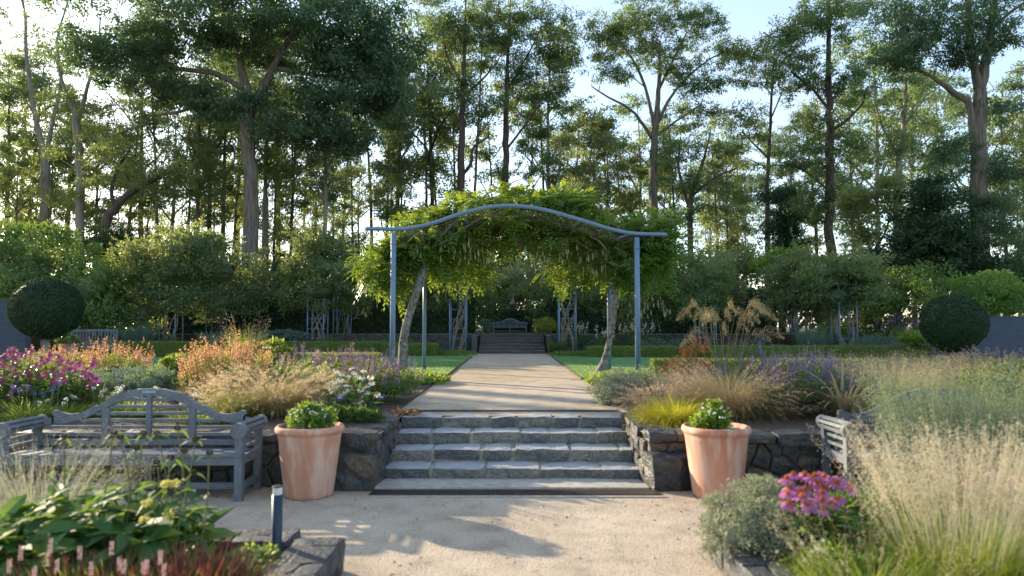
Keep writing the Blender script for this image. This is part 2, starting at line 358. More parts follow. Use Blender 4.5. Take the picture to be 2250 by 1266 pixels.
leafmat('bright_leaf', (0.06, 0.15, 0.02), (0.12, 0.23, 0.04), (0.38, 0.5, 0.05), 0.4, 0.45, 0.4)
leafmat('box_leaf', (0.075, 0.135, 0.028), (0.14, 0.20, 0.045), (0.40, 0.45, 0.06), 0.32, 0.45, 0.35)
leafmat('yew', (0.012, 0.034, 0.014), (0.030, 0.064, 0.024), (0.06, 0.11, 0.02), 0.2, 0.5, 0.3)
leafmat('wist_leaf', (0.036, 0.10, 0.022), (0.075, 0.165, 0.034), (0.42, 0.54, 0.045), 0.30, 0.4, 0.4)
leafmat('pod', (0.18, 0.24, 0.10), (0.30, 0.36, 0.17), (0.3, 0.35, 0.1), 0.25, 0.6, 0.3)
leafmat('silver', (0.19, 0.22, 0.15), (0.32, 0.345, 0.235), (0.35, 0.38, 0.2), 0.25, 0.8, 0.2)
leafmat('greygreen', (0.09, 0.145, 0.10), (0.16, 0.22, 0.15), (0.25, 0.34, 0.18), 0.3, 0.7, 0.3)
leafmat('bluegreen', (0.06, 0.12, 0.10), (0.12, 0.19, 0.15), (0.2, 0.3, 0.18), 0.3, 0.6, 0.3)
leafmat('herb', (0.04, 0.11, 0.025), (0.09, 0.19, 0.045), (0.33, 0.46, 0.06), 0.38, 0.5, 0.35)
leafmat('herb_dark', (0.025, 0.07, 0.02), (0.06, 0.125, 0.035), (0.2, 0.3, 0.04), 0.35, 0.45, 0.35)
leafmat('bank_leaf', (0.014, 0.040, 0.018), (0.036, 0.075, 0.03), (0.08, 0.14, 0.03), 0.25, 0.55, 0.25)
leafmat('phlomis', (0.035, 0.10, 0.04), (0.08, 0.17, 0.055), (0.28, 0.42, 0.05), 0.32, 0.6, 0.2, c=(0.20, 0.24, 0.03))
leafmat('yellowgrass', (0.30, 0.32, 0.03), (0.48, 0.44, 0.05), (0.62, 0.58, 0.05), 0.5, 0.5, 0.3)
leafmat('greengrass', (0.10, 0.18, 0.03), (0.21, 0.28, 0.06), (0.42, 0.50, 0.07), 0.45, 0.5, 0.3)
leafmat('tangrass', (0.26, 0.22, 0.10), (0.42, 0.33, 0.17), (0.55, 0.43, 0.2), 0.45, 0.6, 0.3, c=(0.22, 0.24, 0.07))
leafmat('plume', (0.34, 0.26, 0.16), (0.52, 0.42, 0.28), (0.62, 0.48, 0.3), 0.5, 0.7, 0.2)
leafmat('pink_plume', (0.34, 0.23, 0.16), (0.52, 0.38, 0.27), (0.62, 0.44, 0.3), 0.5, 0.7, 0.2)
leafmat('blond', (0.40, 0.36, 0.25), (0.58, 0.53, 0.40), (0.62, 0.55, 0.38), 0.5, 0.6, 0.25)
leafmat('oat', (0.40, 0.31, 0.15), (0.60, 0.48, 0.26), (0.7, 0.54, 0.26), 0.45, 0.6, 0.3)
leafmat('olivegrass', (0.13, 0.19, 0.11), (0.24, 0.28, 0.16), (0.4, 0.44, 0.2), 0.4, 0.6, 0.3)
leafmat('hazegrass', (0.22, 0.23, 0.18), (0.34, 0.34, 0.27), (0.40, 0.40, 0.28), 0.5, 0.7, 0.2)
leafmat('redgrass', (0.10, 0.025, 0.03), (0.17, 0.06, 0.04), (0.24, 0.07, 0.05), 0.35, 0.5, 0.3, c=(0.15, 0.19, 0.04))
leafmat('phormium_leaf', (0.22, 0.19, 0.10), (0.40, 0.36, 0.20), (0.45, 0.38, 0.2), 0.25, 0.45, 0.4, c=(0.30, 0.13, 0.13))
leafmat('orange_flower', (0.60, 0.25, 0.12), (0.72, 0.43, 0.26), (0.85, 0.46, 0.25), 0.4, 0.7, 0.2)
leafmat('orangered', (0.42, 0.10, 0.04), (0.55, 0.20, 0.08), (0.65, 0.22, 0.08), 0.4, 0.6, 0.2)
leafmat('pink_petal', (0.38, 0.10, 0.30), (0.56, 0.22, 0.44), (0.68, 0.25, 0.5), 0.35, 0.6, 0.2)
leafmat('magenta_petal', (0.27, 0.05, 0.20), (0.44, 0.12, 0.34), (0.55, 0.14, 0.4), 0.35, 0.6, 0.2)
leafmat('white_petal', (0.72, 0.74, 0.68), (0.82, 0.83, 0.78), (0.8, 0.82, 0.7), 0.35, 0.6, 0.2)
leafmat('purple_flower', (0.14, 0.075, 0.26), (0.27, 0.16, 0.40), (0.35, 0.18, 0.5), 0.35, 0.7, 0.2)
leafmat('violet_flower', (0.06, 0.035, 0.20), (0.13, 0.075, 0.32), (0.2, 0.1, 0.42), 0.35, 0.7, 0.2)
leafmat('mauve_seed', (0.34, 0.20, 0.20), (0.46, 0.30, 0.28), (0.5, 0.32, 0.3), 0.35, 0.7, 0.2)
leafmat('blue_flower', (0.05, 0.09, 0.42), (0.10, 0.16, 0.55), (0.15, 0.2, 0.6), 0.3, 0.7, 0.2)
leafmat('red_flower', (0.42, 0.03, 0.06), (0.55, 0.07, 0.12), (0.6, 0.08, 0.12), 0.3, 0.7, 0.2)
leafmat('pale_pink', (0.58, 0.36, 0.38), (0.72, 0.52, 0.52), (0.7, 0.5, 0.5), 0.3, 0.7, 0.2)
leafmat('yellow_flower', (0.62, 0.56, 0.14), (0.74, 0.70, 0.28), (0.75, 0.7, 0.2), 0.3, 0.7, 0.2)
leafmat('yellow_leaf', (0.085, 0.15, 0.03), (0.17, 0.22, 0.05), (0.36, 0.42, 0.05), 0.42, 0.5, 0.3)
leafmat('brown_whorl', (0.05, 0.028, 0.016), (0.11, 0.065, 0.035), (0.1, 0.06, 0.03), 0.15, 0.85, 0.2)
leafmat('cone', (0.30, 0.075, 0.02), (0.50, 0.17, 0.03), (0.4, 0.15, 0.03), 0.1, 0.8, 0.2)
leafmat('cone_gold', (0.42, 0.22, 0.02), (0.6, 0.36, 0.05), (0.5, 0.3, 0.03), 0.1, 0.8, 0.2)
leafmat('dead_leaf', (0.16, 0.08, 0.035), (0.30, 0.17, 0.08), (0.3, 0.16, 0.06), 0.2, 0.8, 0.2)
leafmat('orange_leaf', (0.20, 0.08, 0.03), (0.28, 0.19, 0.07), (0.5, 0.25, 0.08), 0.35, 0.6, 0.3)
leafmat('ivory_plant', (0.42, 0.44, 0.33), (0.62, 0.63, 0.48), (0.6, 0.6, 0.4), 0.3, 0.7, 0.2)
m, nt, bs, out = newmat('clear_lens'); bs.inputs['Base Color'].default_value = (0.85, 0.86, 0.88, 1); bs.inputs['Roughness'].default_value = 0.15; bs.inputs['Transmission Weight'].default_value = 0.35

# ------------------------------------------------------------------ ground, terraces, lawns
def sheet(name, rects, mat, z, edge=0.0):
    mb = MB()
    for x0, y0, x1, y1 in rects:
        if edge: box(mb, ((x0 + x1) / 2, (y0 + y1) / 2, z - edge / 2), (x1 - x0, y1 - y0, edge))
        else: mb.add([(x0, y0, z), (x1, y0, z), (x1, y1, z), (x0, y1, z)], [(0, 1, 2, 3)])
    return struct(mb.obj(name, mat))
SW = 1.48                                        # half width of the steps
D = [7.88, 8.31, 8.76, 9.17, 9.56]               # fronts of the four risers, then the back of the top tread
RISE = 0.1375
sheet('ground', [(-3000, -3000, 3000, 3000)], 'forest_floor', -0.05)
sheet('gravel_path_lower', [(-40, -12, 40, 9.2)], 'gravel_mat', LOW)
sheet('gravel_path_upper', [(-60, 7.72, -SW, 33.2), (SW, 7.72, 60, 33.2), (-SW, 9.3, SW, 33.2)], 'gravel_mat', UP)
sheet('upper_garden_ground', [(-400, 33.2, -SW, 900), (SW, 33.2, 400, 900), (-SW, 32.3, SW, 900)], 'forest_floor', FAR)
sheet('planting_bed_upper', [(-22, 7.75, -1.62, 15.4), (1.62, 7.75, 22, 15.4)], 'soil', UP + 0.03, 0.03)
sheet('planting_bed_lower', [(-9, 1.0, -1.45, 5.0), (1.75, 1.0, 9, 5.4), (2.75, 5.4, 9, 6.85)], 'soil', 0.16, 0.2)
sheet('planting_bed_border', [(-30, 28.6, -1.9, 33.0), (1.9, 28.6, 30, 33.0)], 'soil', UP + 0.03, 0.03)
LAWN = [(-13.5, 15.6, -1.6, 27.2), (1.6, 15.6, 13.5, 27.2)]
sheet('lawn', LAWN, 'lawn', UP + 0.035, 0.035)
mb = MB()
for sx in (-1, 1):                                # steel strip that keeps the gravel off the lawn
    box(mb, (sx * 1.585, 21.4, UP + 0.012), (0.018, 11.6, 0.06))
struct(mb.obj('lawn_edging', 'bark_dark'))
mb = MB(); N = 7000
for x0, y0, x1, y1 in LAWN:
    xs = np.where(rng.random(N) < 0.35, U(min(abs(x0), abs(x1)), min(abs(x0), abs(x1)) + 1.2, N), U(min(abs(x0), abs(x1)), 10, N)) * np.sign(x0)
    b = np.stack([xs, 15.6 + 11.6 * rng.random(N) ** 1.4, np.full(N, UP + 0.03)], -1)
    blades(mb, b, U(0, 6.28, N), U(0.03, 0.055, N), 0.014, U(0, 0.5, N), U(0, 0.6, N), seg=1)
o = mb.obj('grass', 'bright_leaf', stuff=True); tag(o, 'short mown green grass of the two lawns either side of the path', 'grass')
# loose grit on the near gravel, and fallen leaves
mb = MB(); N = 6500
p = np.stack([U(-3.2, 3.2, N), 3.2 + 4.2 * rng.random(N) ** 0.8, np.zeros(N)], -1); s = U(0.003, 0.008, N) * (1 + 1.6 * (rng.random(N) > 0.975))
oc = np.array([(1, 0, 0), (0, 1, 0), (-1, 0, 0), (0, -1, 0), (0, 0, 0.8)])
V = p[:, None] + (oc[None] * U(0.6, 1.3, (N, 5, 1))) * s[:, None, None]
mb.add(V, t=(np.arange(N)[:, None, None] * 5 + np.array([(0, 1, 4), (1, 2, 4), (2, 3, 4), (3, 0, 4)])[None]).reshape(-1, 3))
o = mb.obj('grit', 'gravel_mat', stuff=True); tag(o, 'loose pale grit scattered over the near gravel path', 'grit')
mb = MB(); N = 110
p = np.stack([U(-2.4, 2.6, N), np.where(rng.random(N) < 0.4, U(4.4, 7.0, N), U(6.9, 7.5, N)), np.full(N, 0.012)], -1); p[:, 0] = np.where(p[:, 1] > 6.9, np.sign(p[:, 0]) * (1.5 + np.abs(p[:, 0]) * 0.9), p[:, 0]); az = U(0, 6.28, N)
leaves(mb, p, np.stack([np.cos(az), np.sin(az), U(0, 0.4, N)], -1), U(0.03, 0.06, N), 0.022, n=np.tile((0, 0, 1.0), (N, 1)), fold=0.3)
o = mb.obj('fallen_leaves', 'dead_leaf', stuff=True); tag(o, 'brown fallen leaves scattered on the near gravel', 'leaves')

# ------------------------------------------------------------------ stone work
def rough_block(sx, sy, sz, noise=0.012, cuts=2, seed=0, rnd=0.25, flat=0.0):
    bm = bmesh.new(); bmesh.ops.create_cube(bm, size=1.0)
    bmesh.ops.subdivide_edges(bm, edges=bm.edges[:], cuts=cuts, use_grid_fill=True)
    off = Vector((seed * 3.7, seed * 1.3, seed * 7.1))
    for v in bm.verts:
        c = v.co * 2; k = max(abs(c.x), abs(c.y), abs(c.z)); l = c.length
        rr = 1 - rnd * max(0, (l / k - 1.0)) * 0.55
        q = Vector((c.x * sx / 2, c.y * sy / 2, c.z * sz / 2))
        e = 1 - 0.0
        sh = (1 - rr) * min(sx, sy, sz)
        q -= Vector((math.copysign(min(sh, abs(q.x)), q.x), math.copysign(min(sh, abs(q.y)), q.y), math.copysign(min(sh, abs(q.z)), q.z))) * 0.5
        q += mnoise.noise_vector(q * 6 + off) * noise + mnoise.noise_vector(q * 17 + off) * noise * 0.5
        if flat and c.z > 0.9: q.z = q.z * (1 - flat) + (sz / 2 + mnoise.noise(q * 9 + off) * 0.008) * flat
        v.co = q
    me = bpy.data.meshes.new('stone'); bm.to_mesh(me); bm.free()
    for pl in me.polygons: pl.use_smooth = False
    return me
def split(a, b, lo, hi):
    xs = [a]
    while xs[-1] < b - hi: xs.append(xs[-1] + random.uniform(lo, hi))
    if b - xs[-1] > hi: xs.append((xs[-1] + b) / 2)
    xs.append(b); return xs
def steps(name, label, y0s, z0, half, mat, lo, hi, tread_back, noise=0.012):
    t = thing(name, label, 'steps', (0, y0s[0], z0))
    mb = MB()
    for k in range(len(y0s)):
        yb = tread_back if k == len(y0s) - 1 else y0s[k + 1] + 0.06
        box(mb, (0, (y0s[k] + 0.016 + yb) / 2 - y0s[0], (k + 1) * RISE / 2 - 0.010), (2 * half - 0.004 * k, yb - y0s[k] - 0.016, (k + 1) * RISE - 0.006))
    mb.obj('mortar_bed', 'mortar' if mat == 'step_stone' else 'wall_mortar', t)
    sd = 1
    for k, y in enumerate(y0s):
        xs = split(-half, half, lo, hi); dep = (tread_back if k == len(y0s) - 1 else y0s[k + 1]) - y + 0.05
        for a, b in zip(xs[:-1], xs[1:]):
            sd += 1; h = RISE * random.uniform(0.94, 1.06); g = random.uniform(0.022, 0.05)
            me = rough_block(b - a - g, dep + random.uniform(-0.01, 0.02), h, noise, 3, sd); me.materials.append(M[mat])
            ob('stone', me, t, loc=((a + b) / 2, y - y0s[0] + dep / 2 - random.uniform(0.0, 0.03), (k + 1) * RISE - h / 2 + random.uniform(-0.006, 0.006)), rz=random.uniform(-0.015, 0.015))
    return t
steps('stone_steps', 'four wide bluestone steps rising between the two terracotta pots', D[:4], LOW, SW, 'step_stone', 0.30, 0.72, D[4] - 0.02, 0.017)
FD = [30.5 + 0.36 * i for i in range(6)]
steps('stone_steps', 'dark distant flight of six stone steps at the end of the path', FD, UP, SW + 0.02, 'far_stone', 0.5, 1.1, FD[-1] + 0.5, 0.016)
# slab at the foot
me = rough_block(2.95, 0.46, 0.05, 0.006, 4, 77); me.materials.append(M['concrete'])
o = ob('foot_slab', me, loc=(0, 7.66, 0.005)); tag(o, 'thin pale stone slab at the foot of the near steps', 'slab')

def grate(label, x0, x1, y0, y1, z, n):
    t = thing('drain_grate', label, 'grate', ((x0 + x1) / 2, (y0 + y1) / 2, z)); w = x1 - x0; d = y1 - y0
    mb = MB(); box(mb, (0, 0, 0.003), (w, d, 0.004)); mb.obj('channel', 'void', t)
    mb = MB()
    for s in (-1, 1): box(mb, (0, s * (d / 2 + 0.005), 0.008), (w + 0.02, 0.012, 0.018)); box(mb, (s * (w / 2 + 0.004), 0, 0.007), (0.012, d, 0.016))
    mb.obj('frame', 'grate_iron', t)
    mb = MB()
    for i in range(n):
        box(mb, (-w / 2 + (i + 0.5) * w / n, 0, 0.012), (w / n * 0.58, d - 0.004, 0.010), rz=0.0)
    mb.obj('bars', 'grate_iron', t, stuff=True)
    mb = MB()
    box(mb, (0, -d / 2 - 0.04, 0.002), (w + 0.1, 0.055, 0.012)); mb.obj('concrete_edge', 'concrete', t)
grate('long iron drain grate across the gravel in front of the steps', -1.47, 1.53, 7.17, 7.37, LOW + 0.004, 110)
grate('thin iron drain grate at the top of the near steps', -1.5, 1.5, 9.62, 9.78, UP + 0.004, 120)

def clip(poly, n, d):
    out = []
    for i in range(len(poly)):
        a, b = poly[i], poly[(i + 1) % len(poly)]; da = a[0] * n[0] + a[1] * n[1] - d; db = b[0] * n[0] + b[1] * n[1] - d
        if da <= 0: out.append(a)
        if da * db < 0:
            f = da / (da - db); out.append((a[0] + (b[0] - a[0]) * f, a[1] + (b[1] - a[1]) * f))
    return out
def cells(w, h, nx, ny, jit):
    pts = [((i + 0.5 + (0.25 if j % 2 else -0.25) + random.uniform(-jit, jit)) * w / nx, (j + 0.5 + random.uniform(-jit, jit)) * h / ny) for j in range(ny) for i in range(-1, nx + 1)]
    res = []
    for a in pts:
        if not (0 < a[0] < w): continue
        poly = [(0, 0), (w, 0), (w, h), (0, h)]
        for b in pts:
            if b is a or abs(a[0] - b[0]) > 3 * w / nx: continue
            n = (b[0] - a[0], b[1] - a[1]); poly = clip(poly, n, (b[0] ** 2 + b[1] ** 2 - a[0] ** 2 - a[1] ** 2) / 2)
            if len(poly) < 3: break
        if len(poly) >= 3: res.append(poly)
    return res
def stone_mesh(poly, depth, joint):
    """a rough-faced stone; x along the wall, z up, the face towards -y"""
    p = []
    for i in range(len(poly)):
        a = np.array(poly[i]); b = np.array(poly[(i + 1) % len(poly)]); l = np.linalg.norm(b - a)
        if l < 0.015: continue
        p.append(a)
        if l > 0.09: p.append((a + b) / 2 + rng.normal(size=2) * 0.007)
    if len(p) < 3: return None, None
    p = np.array(p); c = p.mean(0); r = p - c; ln = np.linalg.norm(r, axis=1, keepdims=True); r = r * np.clip((ln - joint) / ln, 0.1, 1); n = len(p)
    def ring(k, y): return np.stack([r[:, 0] * k, y, r[:, 1] * k], -1)
    V = np.concatenate([ring(1.0, np.full(n, 0.05)), ring(1.0, -depth * U(0.3, 0.7, n)), ring(0.86, -depth * U(0.75, 1.1, n)), [(U(-.02, .02), -depth * U(0.9, 1.25), U(-.02, .02))]])
    x = np.arange(n); y = (x + 1) % n
    q = np.concatenate([np.stack([x, y, y + n, x + n], -1), np.stack([x + n, y + n, y + 2 * n, x + 2 * n], -1)])
    mb = MB(); mb.add(V, q, np.stack([x + 2 * n, y + 2 * n, np.full(n, 3 * n)], -1)); return mb, c
def stone_face(parent, org, rz, w, h, nx, ny, mat, depth=0.05, joint=0.010, jit=0.3):
    ca, sa = math.cos(rz), math.sin(rz)
    for poly in cells(w, h, nx, ny, jit):
        mb, c = stone_mesh(poly, depth * random.uniform(0.7, 1.3), joint)
        if mb is None: continue
        mb.obj('stone', mat, parent).location = (org[0] + ca * c[0], org[1] + sa * c[0], org[2] + c[1])
        C.objects[-1].rotation_euler = (0, 0, rz)
def retaining(label, sx, x_in, x_out, y, h):
    t = thing('retaining_wall', label, 'wall', (sx * x_in, y, LOW))
    L = x_out - x_in
    mb = MB(); box(mb, (sx * (L / 2 + 0.02), 0.21, h / 2 - 0.03), (L - 0.05, 0.30, h - 0.06)); box(mb, (sx * 0.16, 0.96, h / 2 - 0.035), (0.28, 1.78, h - 0.07))
    mb.obj('mortar_core', 'wall_mortar', t)
    w = L
    stone_face(t, ((-L if sx < 0 else 0), 0.06, 0), 0, w, h - 0.09, int(L / 0.25), 3, 'wall_stone', 0.045, 0.010, 0.38)
    if sx < 0: stone_face(t, (0.0, 0.06, 0), PI / 2, 1.8, h - 0.09, 6, 3, 'wall_stone', 0.05, 0.011)
    else: stone_face(t, (0.0, 1.86, 0), -PI / 2, 1.8, h - 0.09, 6, 3, 'wall_stone', 0.05, 0.011)
    xs = split(0.0, L, 0.28, 0.75); sd = 200 if sx < 0 else 300
    for a, b in zip(xs[:-1], xs[1:]):
        sd += 1; hh = random.uniform(0.10, 0.20); me = rough_block(b - a - 0.010, 0.42 + random.uniform(-.06, .05), hh, 0.030, 4, sd, 0.5); me.materials.append(M['wall_stone'])
        ob('coping_stone', me, t, loc=(sx * (a + b) / 2, 0.19 + random.uniform(-.03, .03), h + 0.01 - hh / 2 + random.uniform(-.012, .008)), rz=random.uniform(-.08, .08))
    ys = split(0.42, 1.85, 0.35, 0.6)
    for a, b in zip(ys[:-1], ys[1:]):
        sd += 1; me = rough_block(0.34 + random.uniform(-.05, .06), b - a - 0.010, 0.13, 0.030, 4, sd, 0.5); me.materials.append(M['wall_stone'])
        ob('coping_stone', me, t, loc=(sx * 0.15, (a + b) / 2, h - 0.055 + random.uniform(-.012, .008)), rz=random.uniform(-.08, .08))
    return t
retaining('dark stone retaining wall left of the steps behind the long bench', -1, SW + 0.015, 8.2, 7.55, 0.58)
retaining('dark stone retaining wall right of the steps behind the grasses', 1, SW + 0.015, 8.2, 7.55, 0.58)
# boulder-like end stones beside the foot of the steps
for sx, lab in ((-1, 'large dark boulder at the wall end left of the steps'), (1, 'large rust-brown boulder at the wall end right of the steps')):
    me = rough_block(0.52, 0.5, 0.40, 0.035, 4, 91 + sx); me.materials.append(M['wall_stone'])
    tag(ob('boulder', me, loc=(sx * 1.72, 7.62, 0.18), rz=0.1 * sx), lab, 'boulder')
# low edging of the near beds
def edging(label, runs, h, wd, mat):
    t = thing('stone_edging', label, 'edging', (0, 0, 0)); sd = 400 + int(abs(runs[0][0]) * 50)
    for x0, y0, x1, y1 in runs:
        L = math.hypot(x1 - x0, y1 - y0); a = math.atan2(y1 - y0, x1 - x0); xs = split(0, L, 0.15, 0.36)
        for p, q in zip(xs[:-1], xs[1:]):
            n = 2 if random.random() < 0.7 else 1; o0 = -wd / 2; kk = random.uniform(0.35, 0.65)
            for j in range(n):
                w_ = wd * (1.0 if n == 1 else (kk if j == 0 else 1 - kk)); sd += 1
                me = rough_block(q - p + 0.012, w_ + 0.01, h + random.uniform(-.02, .012), 0.024, 4, sd, 0.4, 0.8); me.materials.append(M[mat])
                m_ = (p + q) / 2; off = o0 + w_ / 2; o0 += w_
                ob('stone', me, t, loc=(x0 + math.cos(a) * m_ - math.sin(a) * off, y0 + math.sin(a) * m_ + math.cos(a) * off, h / 2 - 0.01), rz=a + random.uniform(-.07, .07))
    return t
edging('blue-grey stone edging of the near left bed, beside the bollard', [(-1.38, 2.2, -1.38, 5.02), (-1.6, 5.1, -4.5, 5.1)], 0.24, 0.34, 'edge_stone')
edging('stone edging of the near right bed, under the silver shrub', [(1.62, 2.2, 1.62, 5.3), (1.8, 5.4, 2.6, 5.4), (2.68, 5.5, 2.68, 6.8)], 0.22, 0.26, 'edge_stone')
# far low retaining wall either side of the distant steps
for sx, x0, x1, lab in ((-1, 1.55, 12.5, 'low dark stone wall left of the distant steps'), (1, 1.55, 12.5, 'low dark stone wall right of the distant steps')):
    t = thing('low_wall', lab, 'wall', (sx * x0, 33.05, UP)); L = x1 - x0
    mb = MB(); box(mb, (sx * L / 2, 0.2, 0.41), (L, 0.3, 0.84)); mb.obj('mortar_core', 'wall_mortar', t)
    stone_face(t, ((-L if sx < 0 else 0), 0.06, 0), 0, L, 0.86, int(L / 0.45), 3, 'far_stone', 0.05, 0.012)
    # cheek towards the steps
    mb = MB(); box(mb, (sx * 0.14, -1.2, 0.4), (0.24, 2.3, 0.8)); mb.obj('cheek', 'far_stone', t)

mb = MB()
for sx in (-1, 1): box(mb, (sx * 36.2, 33.45, (UP + FAR) / 2 - 0.06), (47.6, 0.6, FAR - UP + 0.1))
struct(mb.obj('terrace_bank', 'soil'))
# painted walls beyond the balls
for label, x0, x1, y, z1 in (('dark blue rendered wall at the left edge behind the clipped ball', -40, P(58, 700, 21.6)[0], 21.6, P(30, 658, 21.6)[2]),
                             ('dark blue rendered wall at the right edge behind the clipped ball', P(2122, 720, 22.4)[0], 40, 22.4, P(2200, 695, 22.4)[2])):
    t = thing('rendered_wall', label, 'wall', ((x0 + x1) / 2, y, UP))
    mb = MB(); box(mb, (0, 0.125, (z1 - UP) / 2 - 0.02), (x1 - x0, 0.25, z1 - UP - 0.04)); mb.obj('wall_body', 'blue_render', t)
    mb = MB(); box(mb, (0, 0.125, z1 - UP - 0.021), (x1 - x0 + 0.02, 0.29, 0.042)); mb.obj('coping', 'blue_render', t)

# ------------------------------------------------------------------ benches
def extr(mb, top, bot, y0, y1, m=0):
    top = np.array(top); bot = np.array(bot); n = len(top)
    V = np.concatenate([np.stack([top[:, 0], np.full(n, y), top[:, 1]], -1) if k == 0 else np.stack([bot[:, 0], np.full(n, y), bot[:, 1]], -1) for y in (y0, y1) for k in (0, 1)])
    i = np.arange(n - 1); a, b, c, d = i, i + n, i + 2 * n, i + 3 * n
    q = np.concatenate([np.stack([b, b + 1, a + 1, a], -1), np.stack([c, c + 1, d + 1, d], -1), np.stack([a, a + 1, c + 1, c], -1), np.stack([d, d + 1, b + 1, b], -1)])
    q = np.concatenate([q, [(0, 2 * n, 3 * n, n), (n - 1, 2 * n - 1, 4 * n - 1, 3 * n - 1)]])
    mb.add(V, q, m=m)
def scroll_bench(label, loc, rz, plaque=True):
    """bench with an arched, scrolled back and rolled slatted arms; x along the seat, -y the front"""
    t = thing('garden_bench', label, 'bench', loc, rz); HW = 1.2
    def part(name, mat, f, parent=t):
        mb = MB(); f(mb); return mb.obj(name, mat, parent)
    for sx in (-1, 1):
        part('leg', 'teak_z', lambda b: box(b, (sx * HW, -0.25, 0.33), (0.075, 0.075, 0.66)))
        part('leg', 'teak_z', lambda b: box(b, (sx * HW, 0.25, 0.36), (0.07, 0.07, 0.72)))
        part('side_rail', 'teak_y', lambda b: (box(b, (sx * HW, 0, 0.40), (0.045, 0.42, 0.09)), box(b, (sx * HW, 0, 0.13), (0.045, 0.42, 0.06))))
        arm = part('arm_end', 'teak_z', lambda b: tube(b, [(sx * HW, -0.31, 0.70), (sx * HW, -0.25, 0.70)], [0.082, 0.082], 18))
        part('arm_end', 'teak_z', lambda b: tube(b, [(sx * HW, 0.27, 0.72), (sx * HW, 0.33, 0.72)], [0.07, 0.07], 18))
        for k in range(6):
            an = R(-25 + k * 46); r = 0.066
            part('arm_slat', 'teak_y', lambda b: box(b, (sx * HW + math.cos(an) * r, 0.01, 0.71 + math.sin(an) * r), (0.018, 0.54, 0.034), ry=-an), arm)
        for z in (0.52, 0.60): part('side_slat', 'teak_y', lambda b: box(b, (sx * HW, 0, z), (0.02, 0.42, 0.03)))
        part('centre_leg', 'teak_z', lambda b: box(b, (sx * 0.02, -0.24 if sx < 0 else 0.25, 0.21), (0.06, 0.06, 0.42)))
    part('front_apron', 'teak_x', lambda b: box(b, (0, -0.262, 0.40), (2 * HW - 0.08, 0.03, 0.085)))
    part('front_stretcher', 'teak_x', lambda b: box(b, (0, -0.15, 0.13), (2 * HW - 0.05, 0.04, 0.06)))
    for k in range(6):
        part('seat_slat', 'teak_x', lambda b: box(b, (0, -0.265 + k * 0.088, 0.455 - 0.004 * k), (2 * HW + (0.06 if k == 0 else -0.09), 0.074, 0.022)))
    # crest
    hp = [(0, 1.075, 1.0), (.15, 1.07, .985), (.30, 1.035, .945), (.42, .985, .895), (.50, .925, .85), (.56, .895, .825), (.60, .892, .80), (.68, .845, .765), (.76, .812, .735), (.86, .80, .712), (.95, .82, .70), (1.0, .842, .70), (1.045, .838, .705), (1.05, .80, .70), (1.03, .775, .70), (1.10, .752, .695), (1.17, .742, .69)]
    full = [(-a, b, c) for a, b, c in hp[::-1]] + hp[1:]
    cr = part('crest', 'teak_x', lambda b: extr(b, [(a, c) for a, c, d in full], [(a, d) for a, c, d in full], 0.255, 0.30))
    if plaque: part('plaque', 'plaque', lambda b: box(b, (0.0, 0.2505, 1.043), (0.15, 0.006, 0.03)), cr)
    part('back_rail', 'teak_x', lambda b: box(b, (0, 0.275, 0.50), (2 * HW - 0.06, 0.05, 0.06)))
    for x, w, h in ((0, 0.05, 1.0), (-0.47, 0.075, 0.87), (0.47, 0.075, 0.87)):
        part('back_stile', 'teak_z', lambda b: box(b, (x, 0.272, (0.52 + h) / 2), (w, 0.044, h - 0.52)))
    zs = np.interp(np.arange(0, 1.17, 0.01), [a for a, b, c in hp if True][:13], [c for a, b, c in hp][:13])
    for k in range(6):
        z = 0.585 + 0.074 * k
        xm = max([i * 0.01 for i in range(116) if (np.interp(i * 0.01, [a for a, _, _ in hp[:12]] + [1.17], [c for _, _, c in hp[:12]] + [.69])) > z] + [0.0])
        part('back_slat', 'teak_x', lambda b: box(b, (0, 0.277, z), (2 * xm, 0.026, 0.034)))
    return t
scroll_bench('long grey timber bench with scrolled back and small blue plaque, left of the steps', (-3.95, 7.23, LOW), 0)
scroll_bench('grey timber bench with rolled arm half hidden in tall grass, right of the steps', (4.60, 7.23, LOW), 0, False)
scroll_bench('small distant grey bench with arched back above the far steps', (-0.12, 41.5, FAR), 0, False).scale = (0.82, 0.82, 0.82)
def slat_bench(label, loc, rz):
    t = thing('slatted_bench', label, 'bench', loc, rz)
    def part(name, mat, c, s, rx=0):
        mb = MB(); box(mb, c, s, rx=rx); return mb.obj(name, mat, t)
    for sx in (-1, 1):
        part('leg', 'teak_z', (sx * 0.72, -0.24, 0.3), (0.07, 0.07, 0.6)); part('back_post', 'teak_z', (sx * 0.72, 0.26, 0.53), (0.07, 0.07, 1.06)); part('arm', 'teak_y', (sx * 0.72, -0.02, 0.62), (0.07, 0.58, 0.035))
    part('top_rail', 'teak_x', (0, 0.26, 1.01), (1.37, 0.05, 0.09)); part('lower_rail', 'teak_x', (0, 0.26, 0.52), (1.37, 0.05, 0.06)); part('front_rail', 'teak_x', (0, -0.25, 0.40), (1.37, 0.04, 0.08))
    for k in range(14): part('back_slat', 'teak_z', (-0.63 + k * 0.097, 0.262, 0.76), (0.045, 0.022, 0.42))
    for k in range(5): part('seat_slat', 'teak_x', (0, -0.22 + k * 0.1, 0.44), (1.5, 0.08, 0.02))
    return t
p = P(206, 730, 25.0); slat_bench('weathered slatted bench beside the left clipped ball', (p[0], 25.0, UP + 0.05), 0.5)
p = P(2022, 760, 23.6); slat_bench('dark slatted bench beside the right clipped ball', ((2012 - 1125) / F * 26.4, 26.4, UP), -0.35).scale = (0.78, 0.78, 0.78)

